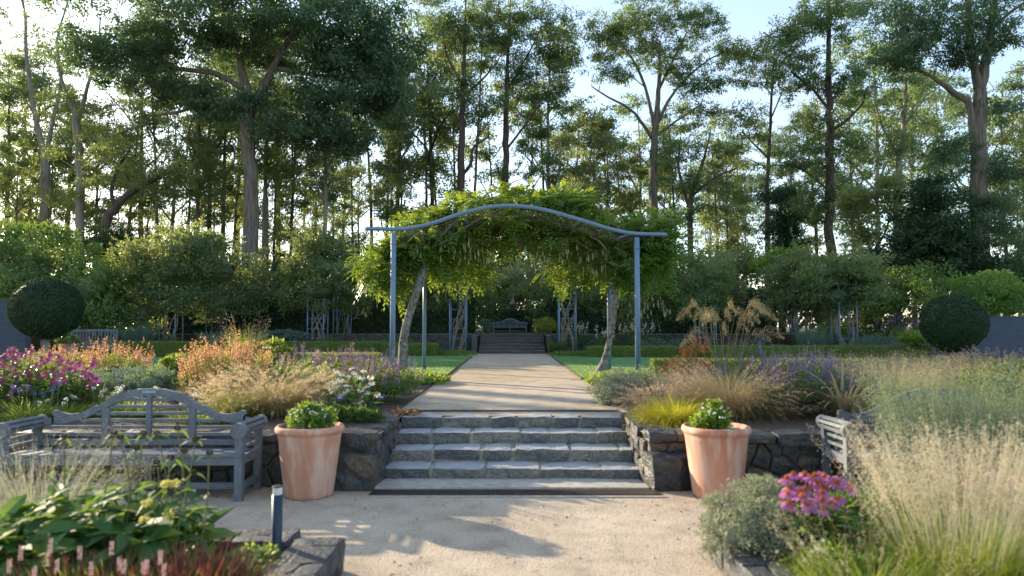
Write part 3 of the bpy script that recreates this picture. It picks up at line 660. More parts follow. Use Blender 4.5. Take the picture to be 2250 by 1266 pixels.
# ------------------------------------------------------------------ pots
def pot(label, loc, rz):
    t = thing('terracotta_pot', label, 'pot', loc, rz)
    pr = [(0, 0), (0.235, 0), (0.245, 0.012), (0.252, 0.05), (0.318, 0.60), (0.322, 0.612), (0.318, 0.622), (0.326, 0.632), (0.322, 0.645), (0.334, 0.652), (0.347, 0.662), (0.352, 0.685), (0.349, 0.705), (0.335, 0.722), (0.318, 0.724), (0.305, 0.712), (0.298, 0.66), (0.29, 0.60), (0, 0.60)]
    mb = MB(); lathe(mb, pr, 48)
    mb.obj('pot_body', 'terracotta', t, smooth=True)
    mb = MB(); lathe(mb, [(0, 0.675), (0.15, 0.68), (0.29, 0.665), (0.3, 0.64)], 24); mb.obj('potting_soil', 'soil', t)
    return t
PL, PR = (-2.115, 7.22, LOW), (2.125, 7.18, LOW)
pot('terracotta pot left of the steps, evenly shaded', PL, 0.4)
pot('terracotta pot right of the steps, sunlit along its left edge', PR, 2.1)
def pot_plant(label, loc, top, w, leaf, flower, nf, ground):
    t = thing('pot_shrub', label, 'shrub', loc)
    mb = MB(); c = (0, 0, top * 0.42)
    for _ in range(16):
        a = U(0, 6.28); e = np.array((math.cos(a) * w * 0.6 * U(0.2, 1), math.sin(a) * w * 0.6 * U(0.2, 1), top * U(0.5, 0.9)))
        tube(mb, curve([(0, 0, -0.03), e * (0.4, 0.4, 0.6), e], 5), np.linspace(0.008, 0.003, 5), 4)
    mb.obj('stem', 'stalk_brown', t)
    mb = MB()
    for k in range(11):
        a = U(0, 6.28); r = w * 0.62 * math.sqrt(U(0, 1)); cc = (math.cos(a) * r, math.sin(a) * r, top * U(0.25, 0.78) * (1.1 - r / w)); leafy(mb, 400, cc, (w * 0.36, w * 0.36, top * 0.34), 0.035, 0.02, thick=0.3, zmin=-0.7, up=0.5)
    mb.obj('foliage', leaf, t, stuff=True)
    mb = MB(); pts, o = mound_pts(nf, (0, 0, top * 0.45), (w * 0.85, w * 0.85, top * 0.55), 0.1, zmin=0.05)
    for q, oo in zip(pts, o):
        n = 6; a = np.arange(n) / n * 6.28; s = nrm(np.cross(oo, (0.3, 0.2, 0.9))); u = np.cross(oo, s)
        dd = nrm(s * np.cos(a)[:, None] + u * np.sin(a)[:, None] + oo * 0.3); leaves(mb, np.tile(q, (n, 1)), dd, 0.014, 0.011, n=np.tile(oo, (n, 1)))
    mb.obj('blossom', flower, t, stuff=True)
    mb = MB(); n = 900; r = 0.28 * np.sqrt(rng.random(n)); a = U(0, 6.28, n) if ground is None else rng.normal(ground, 0.5, n)
    b = np.stack([r * np.cos(a), r * np.sin(a), np.full(n, 0.01)], -1); leaves(mb, b, nrm(runit(n) + np.array((0, 0, 1.2))), U(0.015, 0.035, n), 0.014); mb.obj('trailing_leaves', 'ivory_plant' if ground is not None else 'greygreen', t, stuff=True)
pot_plant('bushy green shrub with cream buds in the left terracotta pot', (PL[0], PL[1], 0.665), 0.30, 0.30, 'herb', 'white_petal', 70, None)
pot_plant('bright green shrub with white flowers in the right terracotta pot', (PR[0] - 0.03, PR[1], 0.665), 0.30, 0.23, 'bright_leaf', 'white_petal', 110, -0.4)
p = P(150, 760, 24.0); pt = pot('squat terracotta planter beside the left slatted bench', (p[0], 24.0, UP), 0.7); pt.scale = (0.95, 0.95, 0.85)
t = thing('planter_shrub', 'low green shrub filling the squat planter by the left slatted bench', 'shrub', (p[0], 24.0, UP + 0.55)); mb = MB(); leafy(mb, 700, (0, 0, 0.1), (0.36, 0.36, 0.22), 0.08, 0.04); mb.obj('foliage', 'herb_dark', t, stuff=True)

# ------------------------------------------------------------------ bollard, labels, ornament
b0 = P(608, 1186, 4.86); t = thing('bollard_light', 'dark blue bollard light with clear top beside the near left bed', 'lamp', (b0[0], 4.86, 0.15))
mb = MB(); lathe(mb, [(0, 0), (0.075, 0), (0.075, 0.012), (0.036, 0.016), (0.036, 0.03)], 24); mb.obj('base_plate', 'bollard_paint', t, smooth=False)
mb = MB(); lathe(mb, [(0.0355, 0.03), (0.0355, 0.425), (0.0, 0.427)], 24); mb.obj('post', 'bollard_paint', t, smooth=True)
mb = MB(); lathe(mb, [(0.033, 0.428), (0.033, 0.478)], 24); mb.obj('lens', 'clear_lens', t, smooth=True)
mb = MB(); lathe(mb, [(0, 0.429), (0.028, 0.429), (0.02, 0.445), (0.008, 0.475), (0, 0.476)], 20); mb.obj('reflector', 'bollard_cap', t, smooth=True)
mb = MB(); lathe(mb, [(0, 0.478), (0.036, 0.478), (0.036, 0.484), (0.030, 0.487), (0, 0.488)], 24); mb.obj('cap', 'black_plastic', t)
def plant_label(label, px, py, Y, w, mat='label_board', z=UP, lines=3):
    c = P(px, py, Y); t = thing('plant_label', label, 'sign', (c[0], Y, z)); h = c[2] - z
    mb = MB(); box(mb, (0, 0.006, h / 2), (0.012, 0.006, h)); mb.obj('stake', 'black_plastic', t)
    bd = MB(); box(bd, (0, 0, h), (w, 0.006, w * 0.62), rx=-0.35); bo = bd.obj('board', mat, t)
    for k in range(lines):
        mb = MB(); zz = w * (0.17 - 0.15 * k); box(mb, (-(w * 0.05 if k else 0), -0.0045 - zz * math.sin(-0.35) * -1, h + zz * math.cos(0.35)), (w * (0.72 if k == 0 else 0.55), 0.002, w * 0.05), rx=-0.35); mb.obj('print_line', 'label_print', bo)
plant_label('small dark plant label among the white coneflowers', 748, 875, 8.55, 0.105)
plant_label('small dark plant label at the foot of the salvia by the left wall end', 838, 874, 8.75, 0.085)
plant_label('small teal sign beside the distant bench', 1178, 714, 38.0, 0.20, 'sign_teal', FAR, 2)
c = P(1125, 668, 46); t = thing('garden_ornament', 'pale stone ornament glimpsed between shrubs above the distant bench', 'ornament', (c[0], 46, FAR)); z = c[2] - FAR
mb = MB(); box(mb, (0, 0, (z - 0.05) / 2), (0.34, 0.34, z - 0.05)); mb.obj('plinth', 'far_stone', t)
mb = MB(); lathe(mb, [(0, z - .05), (0.2, z - .05), (0.2, z), (0.15, z + .06), (0.2, z + .2), (0.16, z + .33), (0.09, z + .4), (0, z + .42)], 20); mb.obj('urn', 'pale_stone', t, smooth=True)
mb = MB(); lathe(mb, [(0, z + .42), (0.09, z + .45), (0.08, z + .5), (0.26, z + .58), (0.25, z + .64), (0.1, z + .72), (0, z + .74)], 20); mb.obj('cap_stone', 'pale_stone', t, smooth=True)

# ------------------------------------------------------------------ pergola and wisteria
YF, YR = 15.6, 18.7
def wave(px0, px1, y0, pts, Y):
    return np.array([P(x, y, Y) for x, y in pts])
fr = [(803, 503), (835, 503), (868, 504), (905, 501), (950, 491), (1000, 474), (1050, 460), (1095, 453), (1140, 453), (1190, 460), (1240, 473), (1290, 488), (1340, 503), (1375, 511), (1400, 514), (1432, 515), (1465, 516)]
rr_ = [(870, 543), (895, 544), (925, 544), (965, 538), (1010, 523), (1050, 508), (1090, 498), (1130, 495), (1175, 498), (1220, 506), (1270, 520), (1310, 533), (1345, 541), (1380, 543), (1420, 542)]
FB = np.array([P(x, y, YF) for x, y in fr]); RB = np.array([P(x, y, YR) for x, y in rr_])
per = thing('pergola', 'blue-grey tubular steel pergola with wave-shaped beam over the path', 'pergola', (0, (YF + YR) / 2, UP)); O = np.array((0, (YF + YR) / 2, UP))
mb = MB(); tube(mb, curve(FB, 60) - O, 0.045, 12); mb.obj('front_beam', 'steel_blue', per, smooth=True)
mb = MB(); tube(mb, curve(RB, 60) - O, 0.04, 12); mb.obj('rear_beam', 'steel_blue', per, smooth=True)
for px, pb, top, Y, r in ((865, 856, 512, YF, 0.062), (1399, 1404, 522, YF, 0.062), (934, 930, 545, YR, 0.052), (1337, 1334, 545, YR, 0.052)):
    tp = P(px, top, Y); bx = (px - 1125) / F * Y * 1.0
    bot = np.array((tp[0], Y, UP - 0.05))
    mb = MB(); tube(mb, [bot - O, tp - O], [r, r], 16); post = mb.obj('post', 'steel_blue', per, smooth=True)
    mb = MB(); lathe(mb, [(r + .001, 0), (r + 0.009, 0.004), (r + 0.009, 0.03), (r + .001, 0.034)], 16, c=tp - O - np.array((0, 0, 0.26))); mb.obj('collar', 'steel_blue', post, smooth=True)
    mb = MB(); lathe(mb, [(r + .12, 0.055), (r + 0.12, 0.065), (r + .001, 0.067)], 16, c=bot - O); mb.obj('foot_plate', 'steel_blue', post)
cf = curve(FB, 61); crr = curve(RB, 61)
for f in (10, 20, 30, 40, 50):
    a = cf[f]; b = crr[int(np.argmin(np.abs(crr[:, 0] - a[0] * 0.86)))]
    mb = MB(); tube(mb, np.array([a, (a + b) / 2 - (0, 0, 0.03), b]) - O - (0, 0, 0.03), 0.022, 8); mb.obj('cross_bar', 'steel_blue', per, smooth=True)
mb = MB()                                           # wire netting slung between the beams
for f in range(6, 56, 1):
    a = cf[f]; b = crr[int(np.clip(np.interp(a[0] * 0.86, crr[:, 0], np.arange(61)), 0, 60))]; s = np.linspace(0, 1, 5)[:, None]
    tube(mb, a + (b - a) * s - (0, 0, 0.06) - np.array((0, 0, 0.10)) * np.sin(s * PI) - O, 0.004, 3, cap=False)
for g in np.linspace(0.05, 0.95, 16):
    pts = [cf[f] + (crr[int(np.clip(np.interp(cf[f][0] * 0.86, crr[:, 0], np.arange(61)), 0, 60))] - cf[f]) * g - (0, 0, 0.06 + 0.1 * math.sin(g * PI)) - O for f in range(6, 56, 2)]
    tube(mb, pts, 0.004, 3, cap=False)
mb.obj('wire_netting', 'wire', per, stuff=True)

def pinnate(mb, c, d, L, m=0, pairs=4, m2=None):
    """compound leaves: leaflets in pairs along a drooping rachis"""
    N = len(c); up = np.tile((0, 0, 1.0), (N, 1)); s = nrm(np.cross(d, up) + 0.25 * runit(N)); n = np.cross(s, d)
    L = L[:, None]
    for k in range(pairs + 1):
        f = 0.18 + 0.8 * k / pairs; b = c + d * L * f - up * L * 0.35 * f * f; dd = nrm(d - up * 0.7 * f)
        if k == pairs: leaves(mb, b, dd, L[:, 0] * 0.30, L[:, 0] * 0.13, m, n); continue
        for sg in (-1, 1):
            leaves(mb, b, nrm(s * sg + dd * 0.55 - up * 0.25 + 0.12 * runit(N)), L[:, 0] * 0.38 * (1.1 - 0.35 * f), L[:, 0] * 0.175, m, n)
def wisteria(label, trunk, rad, blobs, seed, pods):
    global rng
    t = thing('wisteria', label, 'climber', trunk[0]); o = np.array(trunk[0], float)
    mb = MB(); pts = curve(trunk, 26) - o; rd = np.interp(np.linspace(0, 1, 26), np.linspace(0, 1, len(rad)), rad)
    tube(mb, pts, rd, 12, wob=0.13)
    mb.obj('trunk', 'lichen_bark', t, smooth=True)
    mb = MB(); e = pts[-1]
    for bx_ in blobs:
        c = np.array(bx_[0]) - o
        for _ in range(2):
            g = c + rng.normal(size=3) * np.array(bx_[1]) * 0.35
            tube(mb, curve([e, e * 0.5 + g * 0.5 + np.array((0, 0, 0.15)) + rng.normal(size=3) * 0.12, g], 9), np.linspace(0.035, 0.010, 9), 5)
    mb.obj('branch', 'vine_wood', t, smooth=True)
    mb = MB()
    for c, r, n in blobs:
        r = np.array(r); cp, co = mound_pts(20, np.array(c) - o, r * 0.9, 0.3, amp=0.3); n = int(n * 2.15); i = rng.integers(0, len(cp), n)
        g = rng.normal(size=(n, 3)); g *= rng.random((n, 1)) ** 0.5 / (np.linalg.norm(g, axis=1, keepdims=True)); p = cp[i] + g * np.minimum(r, 2 * r.min()) * (U(0.22, 0.68, len(cp))[i][:, None]); oo = nrm(nrm(g) + co[i])
        d = nrm(oo * np.array((1, 1, 0.5)) + 0.8 * runit(len(p))); pinnate(mb, p, d, U(0.18, 0.42, len(p)))
        for _ in range(2):                       # stray shoots
            b_ = cp[rng.integers(0, len(cp))]; e_ = nrm(b_ - (np.array(c) - o) + rng.normal(size=3) * 0.3 + (0, 0, 0.25)) * U(0.3, 0.8); pth = curve([b_, b_ + e_ * 0.6 + (0, 0, 0.08), b_ + e_ + (0, 0, -0.05)], 9); pinnate(mb, pth, nrm(runit(9) * (1, 1, .4) + e_), U(0.16, 0.3, 9))
    mb.obj('foliage', 'wist_leaf', t, stuff=True)
    mb = MB(); mp = MB()
    for c, r, k in pods:
        for _ in range(k):
            b = np.array(c) - o + U(-1, 1, 3) * np.array(r); l = U(0.1, 0.42); tube(mb, [b + (0, 0, 0.1), b - (0, 0, l)], 0.003, 3, cap=False)
            L = U(0.10, 0.20); q = b - (0, 0, l); tube(mp, [q, q - (0.004, 0, L * 0.35), q - (0.0, 0, L * 0.75), q - (0, 0, L)], [0.004, 0.012, 0.016, 0.004], 5)
    mb.obj('pod_stalk', 'stalk_brown', t, stuff=True); mp.obj('seed_pod', 'pod', t, stuff=True)
def bl(px, py, Y, rx, ry, dy, n):
    return (P(px, py, Y), (rx * Y / F, dy, ry * Y / F), n)
tr = [P(882, 828, 16.0), P(884, 800, 16.0), P(888, 740, 16.0), P(900, 690, 16.1), P(912, 650, 16.2), P(925, 610, 16.4), P(935, 560, 16.7)]
tr[0][2] = UP - 0.03
wisteria('leafy wisteria over the left half of the pergola, its lichen-covered trunk leaning right', tr, [0.14, 0.115, 0.10, 0.095, 0.10, 0.11, 0.05],
         [bl(858, 590, 16.6, 62, 45, 0.7, 250), bl(900, 555, 16.6, 70, 50, 0.8, 260), bl(815, 600, 16.8, 22, 25, 0.4, 45), bl(930, 505, 17.6, 75, 35, 1.1, 240), bl(1010, 470, 17.6, 75, 30, 1.1, 230), bl(1085, 450, 17.6, 75, 25, 1.1, 200),
          bl(960, 565, 18.0, 60, 40, 0.5, 150), bl(1030, 590, 19.6, 55, 40, 0.5, 170), bl(1010, 540, 18.6, 90, 30, 0.5, 170), bl(1095, 520, 18.8, 60, 30, 0.5, 120), bl(985, 525, 17.4, 75, 28, 0.8, 170), bl(1080, 500, 17.4, 65, 24, 0.8, 150), bl(940, 560, 17.2, 50, 30, 0.7, 130), bl(1120, 430, 18.2, 60, 12, 0.6, 80)], 1,
         [(P(1000, 535, 17.0), (1.0, 1.2, 0.12), 60), (P(870, 620, 16.4), (0.55, 0.4, 0.15), 26), (P(990, 620, 18.5), (0.6, 0.5, 0.1), 22)])
tr = [P(1326, 838, 16.4), P(1323, 815, 16.4), P(1329, 790, 16.45), P(1340, 745, 16.5), P(1346, 700, 16.6), P(1350, 650, 16.7), P(1356, 590, 16.9)]
tr[0][2] = UP - 0.03
wisteria('leafy wisteria over the right half of the pergola, its trunk swollen at the base', tr, [0.12, 0.15, 0.072, 0.072, 0.085, 0.10, 0.05],
         [bl(1410, 590, 16.8, 65, 50, 0.7, 280), bl(1350, 565, 17.2, 65, 35, 0.6, 200), bl(1450, 540, 16.9, 40, 55, 0.7, 180), bl(1330, 500, 17.8, 90, 32, 1.1, 270), bl(1240, 470, 17.8, 70, 30, 1.1, 220), bl(1165, 450, 17.8, 60, 26, 1.1, 170), bl(1420, 500, 17.4, 55, 32, 0.9, 200),
          bl(1275, 575, 19.0, 60, 45, 0.5, 210), bl(1220, 525, 18.8, 80, 32, 0.5, 170), bl(1150, 515, 18.9, 50, 22, 0.5, 90), bl(1185, 505, 17.4, 70, 26, 0.8, 170), bl(1280, 525, 17.4, 75, 28, 0.8, 180), bl(1350, 545, 17.2, 50, 28, 0.7, 120), bl(1310, 540, 18.0, 80, 30, 0.6, 170), bl(1255, 430, 18.4, 45, 14, 0.5, 70)], 2,
         [(P(1230, 545, 17.0), (1.1, 1.2, 0.12), 70), (P(1330, 560, 16.8), (0.6, 0.5, 0.2), 40), (P(1425, 650, 16.6), (0.5, 0.4, 0.12), 26)])

# ------------------------------------------------------------------ trellis pillars and climbing roses
def pillar(px, Y, h, label, rz=0.0):
    c = P(px, 720, Y); t = thing('trellis_pillar', label, 'trellis', (c[0], Y, UP), rz); w = 0.36
    for sx in (-1, 1):
        for sy in (-1, 1):
            mb = MB(); tube(mb, [(sx * w, sy * w, -0.05), (sx * w, sy * w, h)], 0.028, 8); mb.obj('post', 'steel_blue', t, smooth=True)
    for k in range(7):
        z = 0.25 + k * (h - 0.4) / 6
        for a in (0, 1):
            mb = MB(); box(mb, (0, 0, z), (2 * w, 0.010, 0.010)) if False else None
            for s in (-1, 1):
                mb.n or None
                box(mb, ((0, s * w, z) if a == 0 else (s * w, 0, z)), ((2 * w - 0.05, 0.008, 0.012) if a == 0 else (0.008, 2 * w - 0.05, 0.012)))
            mb.obj('rungs', 'steel_blue', t, stuff=True)
    return (c[0], Y)
def rose(label, base, h, blobs, n_st, leaf='rose_leaf', L=0.10, dens=1.0, shoots=40, shoot_blob=None):
    t = thing('climbing_rose', label, 'climber', (base[0][0], base[0][1], UP)); o = np.array((base[0][0], base[0][1], UP))
    for x, y in base:
        for k in range(n_st):
            a0 = U(0, 6.28); sgn = random.choice((-1, 1)); pts = []
            for f in np.linspace(0, 1, 8):
                a = a0 + sgn * f * U(2.5, 4.5); r = 0.30 + 0.08 * math.sin(f * 9 + a0); pts.append((x + math.cos(a) * r, y + math.sin(a) * r, UP + f * h))
            mb = MB(); tube(mb, curve(np.array(pts) - o, 26), np.linspace(0.042, 0.02, 26) * U(0.7, 1.3), 6, wob=0.15); mb.obj('stem', 'vine_wood', t, smooth=True)
    mb = MB(); tw = MB()
    for c, r, n in blobs:
        c = np.array(c) - o
        leafy(mb, int(n * dens * 1.35), c, r, L * 1.32, L * 0.8, thick=0.22, f=5, amp=0.2, up=0.1, clump=0.3)
        core(mb, c, r, 0.40)
    if shoots:
        bb = blobs if shoot_blob is None else [blobs[i] for i in shoot_blob]
        for k in range(shoots):
            c, r, n = bb[k % len(bb)]; d = nrm(rng.normal(size=3) + np.array((0, -0.2, 1.2))); s = np.array(c) - o + d * np.array(r) * 0.9; e = s + (d * np.array((1.1, 1, 1)) + (0, 0, 0.35)) * U(0.3, 0.95) + (0, 0, 0)
            mid = (s + e) / 2 + np.array((0, 0, 0.12)); pth = curve([s, mid, e], 14); tube(tw, pth, np.linspace(0.010, 0.003, 14), 3, cap=False)
            q = np.repeat(pth, 4, 0) + rng.normal(size=(56, 3)) * 0.03; leaves(mb, q, nrm(runit(56) + (0, 0, 0.3)), U(0.5, 1, 56) * L, L * 0.5)
    mb.obj('foliage', leaf, t, stuff=True)
    if shoots: tw.obj('shoot', 'stalk_brown', t, stuff=True)
p1 = pillar(376, 31, 3.0, 'blue trellis pillar with thick stems, leftmost in the front row')
p2 = pillar(475, 35, 3.0, 'blue trellis pillar half hidden in shade behind the tall blue-green tuft')
p3 = pillar(698, 31, 3.0, 'blue trellis pillar with pale stems, second from the left in the front row')
p4 = pillar(752, 35, 3.0, 'narrow blue trellis pillar close behind the second front pillar')
p5 = pillar(1007, 31, 3.0, 'blue trellis pillar just left of the distant steps')
p6 = pillar(1246, 30, 3.0, 'blue trellis pillar just right of the distant steps')
p7 = pillar(1550, 30, 3.1, 'blue trellis pillar behind the arching golden oat grass')
p8 = pillar(1855, 28.5, 3.1, 'blue trellis pillar wrapped in pale stems, rightmost of all')
p9 = pillar(1762, 33, 3.0, 'dark trellis pillar left of the rightmost one, deep in shade')
rose('large sunlit climbing rose over the two leftmost pillars', [p1, p2], 3.2, [bl(380, 585, 31, 105, 60, 2.0, 5200), bl(300, 620, 31, 55, 60, 1.6, 2200), bl(470, 600, 32, 110, 65, 2.0, 5200), bl(420, 545, 31.5, 85, 42, 1.6, 3000), bl(315, 690, 30.5, 50, 50, 0.9, 1100), bl(395, 655, 30.6, 80, 40, 1.2, 2000), bl(490, 660, 31.6, 80, 45, 1.2, 2000), bl(560, 640, 32, 50, 55, 1.2, 1500), bl(430, 530, 31.5, 60, 30, 1.2, 1200)], 6, shoots=90, shoot_blob=[0, 1, 2, 3])
rose('upright climbing rose with tall shoots over the second pair of pillars', [p3, p4], 3.2, [bl(700, 590, 31, 85, 62, 1.7, 4600), bl(770, 610, 32.5, 45, 50, 1.2, 1500), bl(700, 545, 31, 50, 38, 1.0, 1500), bl(640, 635, 31.5, 45, 50, 1.2, 1500), bl(700, 640, 30.6, 75, 40, 1.1, 1800), bl(775, 650, 32, 45, 50, 1.1, 1300)], 6, shoots=70, shoot_blob=[0, 2])
rose('shaded climbing rose on the pillar left of the distant steps', [p5], 3.2, [bl(1000, 610, 31, 62, 52, 1.4, 3000), bl(930, 630, 32, 60, 60, 1.2, 2300), bl(1050, 595, 32.5, 40, 45, 1.4, 1200)], 7, shoots=20)
rose('shaded climbing rose on the pillar right of the distant steps', [p6], 3.2, [bl(1245, 600, 30, 70, 58, 1.4, 3300), bl(1310, 640, 31, 55, 55, 1.2, 2000), bl(1190, 610, 32.5, 40, 55, 1.4, 1400)], 7, shoots=20)
rose('dark climbing rose right of the pergola behind the oat grass', [p7], 3.2, [bl(1540, 610, 30, 75, 70, 1.5, 3800), bl(1475, 650, 31, 45, 60, 1.2, 1600), bl(1395, 690, 31.5, 55, 45, 1.0, 1500), bl(1545, 660, 29.7, 65, 45, 1.2, 2000), bl(1600, 640, 31, 35, 50, 1.0, 1000), bl(1440, 640, 31.5, 50, 50, 1.0, 1300)], 4, shoots=40)
rose('broad domed climbing rose over the rightmost pillars', [p8, p9], 3.2, [bl(1815, 605, 28.8, 125, 48, 1.8, 5200), bl(1735, 635, 30.5, 55, 55, 1.5, 2200), bl(1900, 630, 28.5, 50, 40, 1.3, 1700), bl(1800, 690, 30, 30, 55, 0.7, 900), bl(1880, 590, 29, 60, 38, 1.2, 1700), bl(1760, 585, 29.5, 60, 35, 1.2, 1500), bl(1830, 650, 28.4, 95, 38, 1.1, 2200), bl(1720, 670, 30, 40, 45, 1.0, 1200)], 6, shoots=60)

# ------------------------------------------------------------------ hedges and clipped balls
def hedge(name, label, x0, x1, y0, y1, z0, z1, leaf, L, dens, rz=0, cut=0.0):
    t = thing(name, label, 'hedge', ((x0 + x1) / 2, (y0 + y1) / 2, z0), rz); sx, sy, sz = x1 - x0, y1 - y0, z1 - z0
    mb = MB(); c = L * 0.6
    # slightly uneven body
    box(mb, (0, 0, (sz - c) / 2), (sx - 2 * c, sy - 2 * c, sz - c))
    for ax, (a, b) in (('t', (sx, sy)), ('f', (sx, sz)), ('r', (sx, sz)), ('l', (sy, sz)), ('q', (sy, sz))):
        if ax == 'r' and sx > 2: continue
        n = int(a * b * dens * 0.75); u = U(-.5, .5, n) * a; v = U(0, 1, n) * b; e = rng.normal(size=n) * L * 0.25
        if ax == 't': p = np.stack([u, (v - b / 2), sz + e], -1); nn = (0, 0, 1)
        elif ax in 'fr': s = -1 if ax == 'f' else 1; p = np.stack([u, s * (sy / 2 + e), v], -1); nn = (0, s, 0)
        else: s = -1 if ax == 'l' else 1; p = np.stack([s * (sx / 2 + e), u, v], -1); nn = (s, 0, 0)
        d = nrm(np.array(nn) * 0.6 + runit(n) + (0, 0, 0.2)); leaves(mb, p - d * L * 0.5, d, L * 1.12 * U(0.7, 1.3, n), L * 0.62, n=nrm(np.array(nn) + 0.7 * runit(n)))
    mb.obj('foliage', leaf, t, stuff=True)
def hx(px, Y): return (px - 1125) / F * Y
hedge('box_hedge', 'low clipped box hedge at the far side of the left lawn', hx(845, 27.6), hx(962, 27.6), 27.2, 27.95, UP, UP + 0.50, 'box_leaf', 0.06, 1300)
hedge('box_hedge', 'long low box hedge left of the far lawn, behind the orange flowers', hx(560, 27.6), hx(842, 27.6), 27.9, 28.7, UP, UP + 0.56, 'box_leaf', 0.06, 1100)
hedge('box_hedge', 'low box hedge beneath the left slatted bench', hx(180, 27.2), hx(556, 27.2), 27.2, 28.0, UP, UP + 0.58, 'box_leaf', 0.055, 1000)
hedge('box_hedge', 'low clipped box hedge at the far side of the right lawn', hx(1292, 26.4), hx(1640, 26.4), 26.2, 26.95, UP, UP + 0.42, 'box_leaf', 0.06, 1200)
hedge('box_hedge', 'long low box hedge under the rightmost trellis pillar', hx(1560, 25.2), hx(2040, 25.2), 25.0, 25.6, UP, UP + 0.48, 'box_leaf', 0.055, 900)
hedge('box_hedge', 'sunlit low box hedge along the back of the left flower bed', hx(380, 16.4), hx(832, 16.4), 16.2, 16.8, UP, UP + 0.55, 'box_leaf', 0.045, 1700)
hedge('box_hedge', 'sunlit low box hedge along the back of the right flower bed', hx(1432, 16.2), hx(2250, 16.2), 16.0, 16.6, UP, UP + 0.42, 'box_leaf', 0.045, 1300)
hedge('yew_hedge', 'tall dark clipped hedge behind the left rose pillars', hx(200, 37), hx(1040, 37), 36.6, 37.8, FAR, P(600, 617, 37)[2], 'yew', 0.16, 170)
hedge('yew_hedge', 'tall dark clipped hedge behind the right rose pillars', hx(1205, 37), hx(1700, 37), 36.6, 37.8, FAR, P(1640, 638, 37)[2], 'yew', 0.16, 200)
hedge('yew_hedge', 'dark hedge behind the distant bench', hx(1080, 44), hx(1172, 44), 43.5, 44.3, FAR, P(1120, 684, 44)[2], 'yew', 0.14, 260)
def ball(label, px, py, rpx, rpy, Y):
    c = P(px, py, Y); r = rpx * Y / F * 0.93; rz_ = rpy * Y / F; t = thing('topiary_ball', label, 'topiary', (c[0], Y, UP)); cc = np.array((0, 0, c[2] - UP))
    mb = MB(); tube(mb, [(0, 0, -0.05), (0.02, 0, 0.3), (0, 0, cc[2] - rz_ * 0.7)], [0.16, 0.12, 0.14], 10, wob=0.1); mb.obj('trunk', 'bark_mid', t, smooth=True)
    mb = MB(); core(mb, cc, (r, r, rz_), 0.965, nu=28, nv=18, amp=0.006)
    n = 12000; d = runit(n); k = 1 + 0.02 * (lump(d, 14, 8, 1.0) - 1) + rng.normal(size=n) * 0.010; p = cc + d * np.array((r, r, rz_)) * k[:, None]
    dd = nrm(d * 0.5 + runit(n) + (0, 0, 0.2)); leaves(mb, p - dd * 0.03, dd, U(0.045, 0.09, n), 0.032, n=nrm(d + 0.6 * runit(n)))
    mb.obj('crown', 'yew', t, stuff=True)
ball('clipped green topiary ball by the left blue wall', 103, 678, 75, 66, 20.0)
ball('clipped green topiary ball by the right blue wall', 2095, 711, 69, 61, 21.0)

# ------------------------------------------------------------------ big shrubs behind
def shrub(name, label, Y, blobs, leaf, L, Wd, z0, big=False, stems=6, cat='shrub', up=0.3, corek=0.40, droop=0.15):
    cx = P(blobs[0][0], blobs[0][1], Y)[0]; t = thing(name, label, cat, (cx, Y, z0)); o = np.array((cx, Y, z0)); mb = MB(); st = MB()
    for k, (px, py, rx, ry, dy, n) in enumerate(blobs):
        yy = Y + (k % 3) * 0.25; c = P(px, py, yy) - o; r = (rx * Y / F, dy, ry * Y / F)
        if big: leafy(mb, int(n * 1.9), c, r, L * 1.25, Wd * 1.35, thick=0.12, f=5, amp=0.16, big=True, droop=droop, up=up, clump=0.26, seg=2)
        else: leafy(mb, int(n * 1.6), c, r, L * 1.32, Wd * 1.42, thick=0.18, f=5, amp=0.18, up=up)
        if corek: core(mb, c, r, corek)
        for _ in range(stems): e = c + rng.normal(size=3) * np.array(r) * 0.3; tube(st, curve([(U(-.2, .2), U(-.2, .2), -0.05), e * (0.35, 0.35, 0.55), e], 6), np.linspace(0.035, 0.012, 6) * (max(r) ** 0.5), 5)
    mb.obj('foliage', leaf, t, stuff=True); st.obj('stem', 'bark_mid', t, smooth=True)
    return t
shrub('rhododendron', 'tall glossy rhododendron at the left edge behind the blue wall', 31, [(60, 600, 110, 105, 2.2, 2600), (130, 640, 90, 90, 1.8, 1500), (20, 560, 80, 80, 1.8, 1200), (-60, 620, 90, 110, 2, 600), (10, 660, 80, 70, 1.6, 900)], 'rhodo', 0.17, 0.065, UP, big=True)
shrub('rhododendron', 'glossy rhododendron beside the large sunlit rose', 30, [(200, 640, 75, 95, 1.8, 2000), (240, 690, 60, 60, 1.5, 1000), (170, 700, 60, 60, 1.4, 700)], 'rhodo', 0.16, 0.06, UP, big=True)
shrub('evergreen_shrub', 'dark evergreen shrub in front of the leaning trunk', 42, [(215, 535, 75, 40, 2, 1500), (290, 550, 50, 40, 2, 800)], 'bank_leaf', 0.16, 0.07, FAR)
shrub('garden_shrub', 'loose green shrub behind the right clipped ball', 27, [(2130, 650, 80, 50, 1.5, 2200), (2220, 670, 60, 55, 1.5, 1500), (2170, 625, 60, 30, 1.2, 1000)], 'herb', 0.11, 0.05, UP)
shrub('garden_shrub', 'dark green shrub mass left of the right clipped ball', 33, [(1960, 660, 90, 70, 2, 2500), (2030, 640, 60, 60, 2, 1200), (1900, 700, 60, 40, 1.5, 900)], 'herb_dark', 0.12, 0.06, UP)
shrub('garden_shrub', 'dull green shrub filling the view above the distant bench', 47, [(1125, 615, 75, 60, 3, 2400), (1175, 640, 60, 55, 2.5, 1400), (1075, 640, 60, 60, 2.5, 1400)], 'rose_leaf', 0.15, 0.07, FAR)
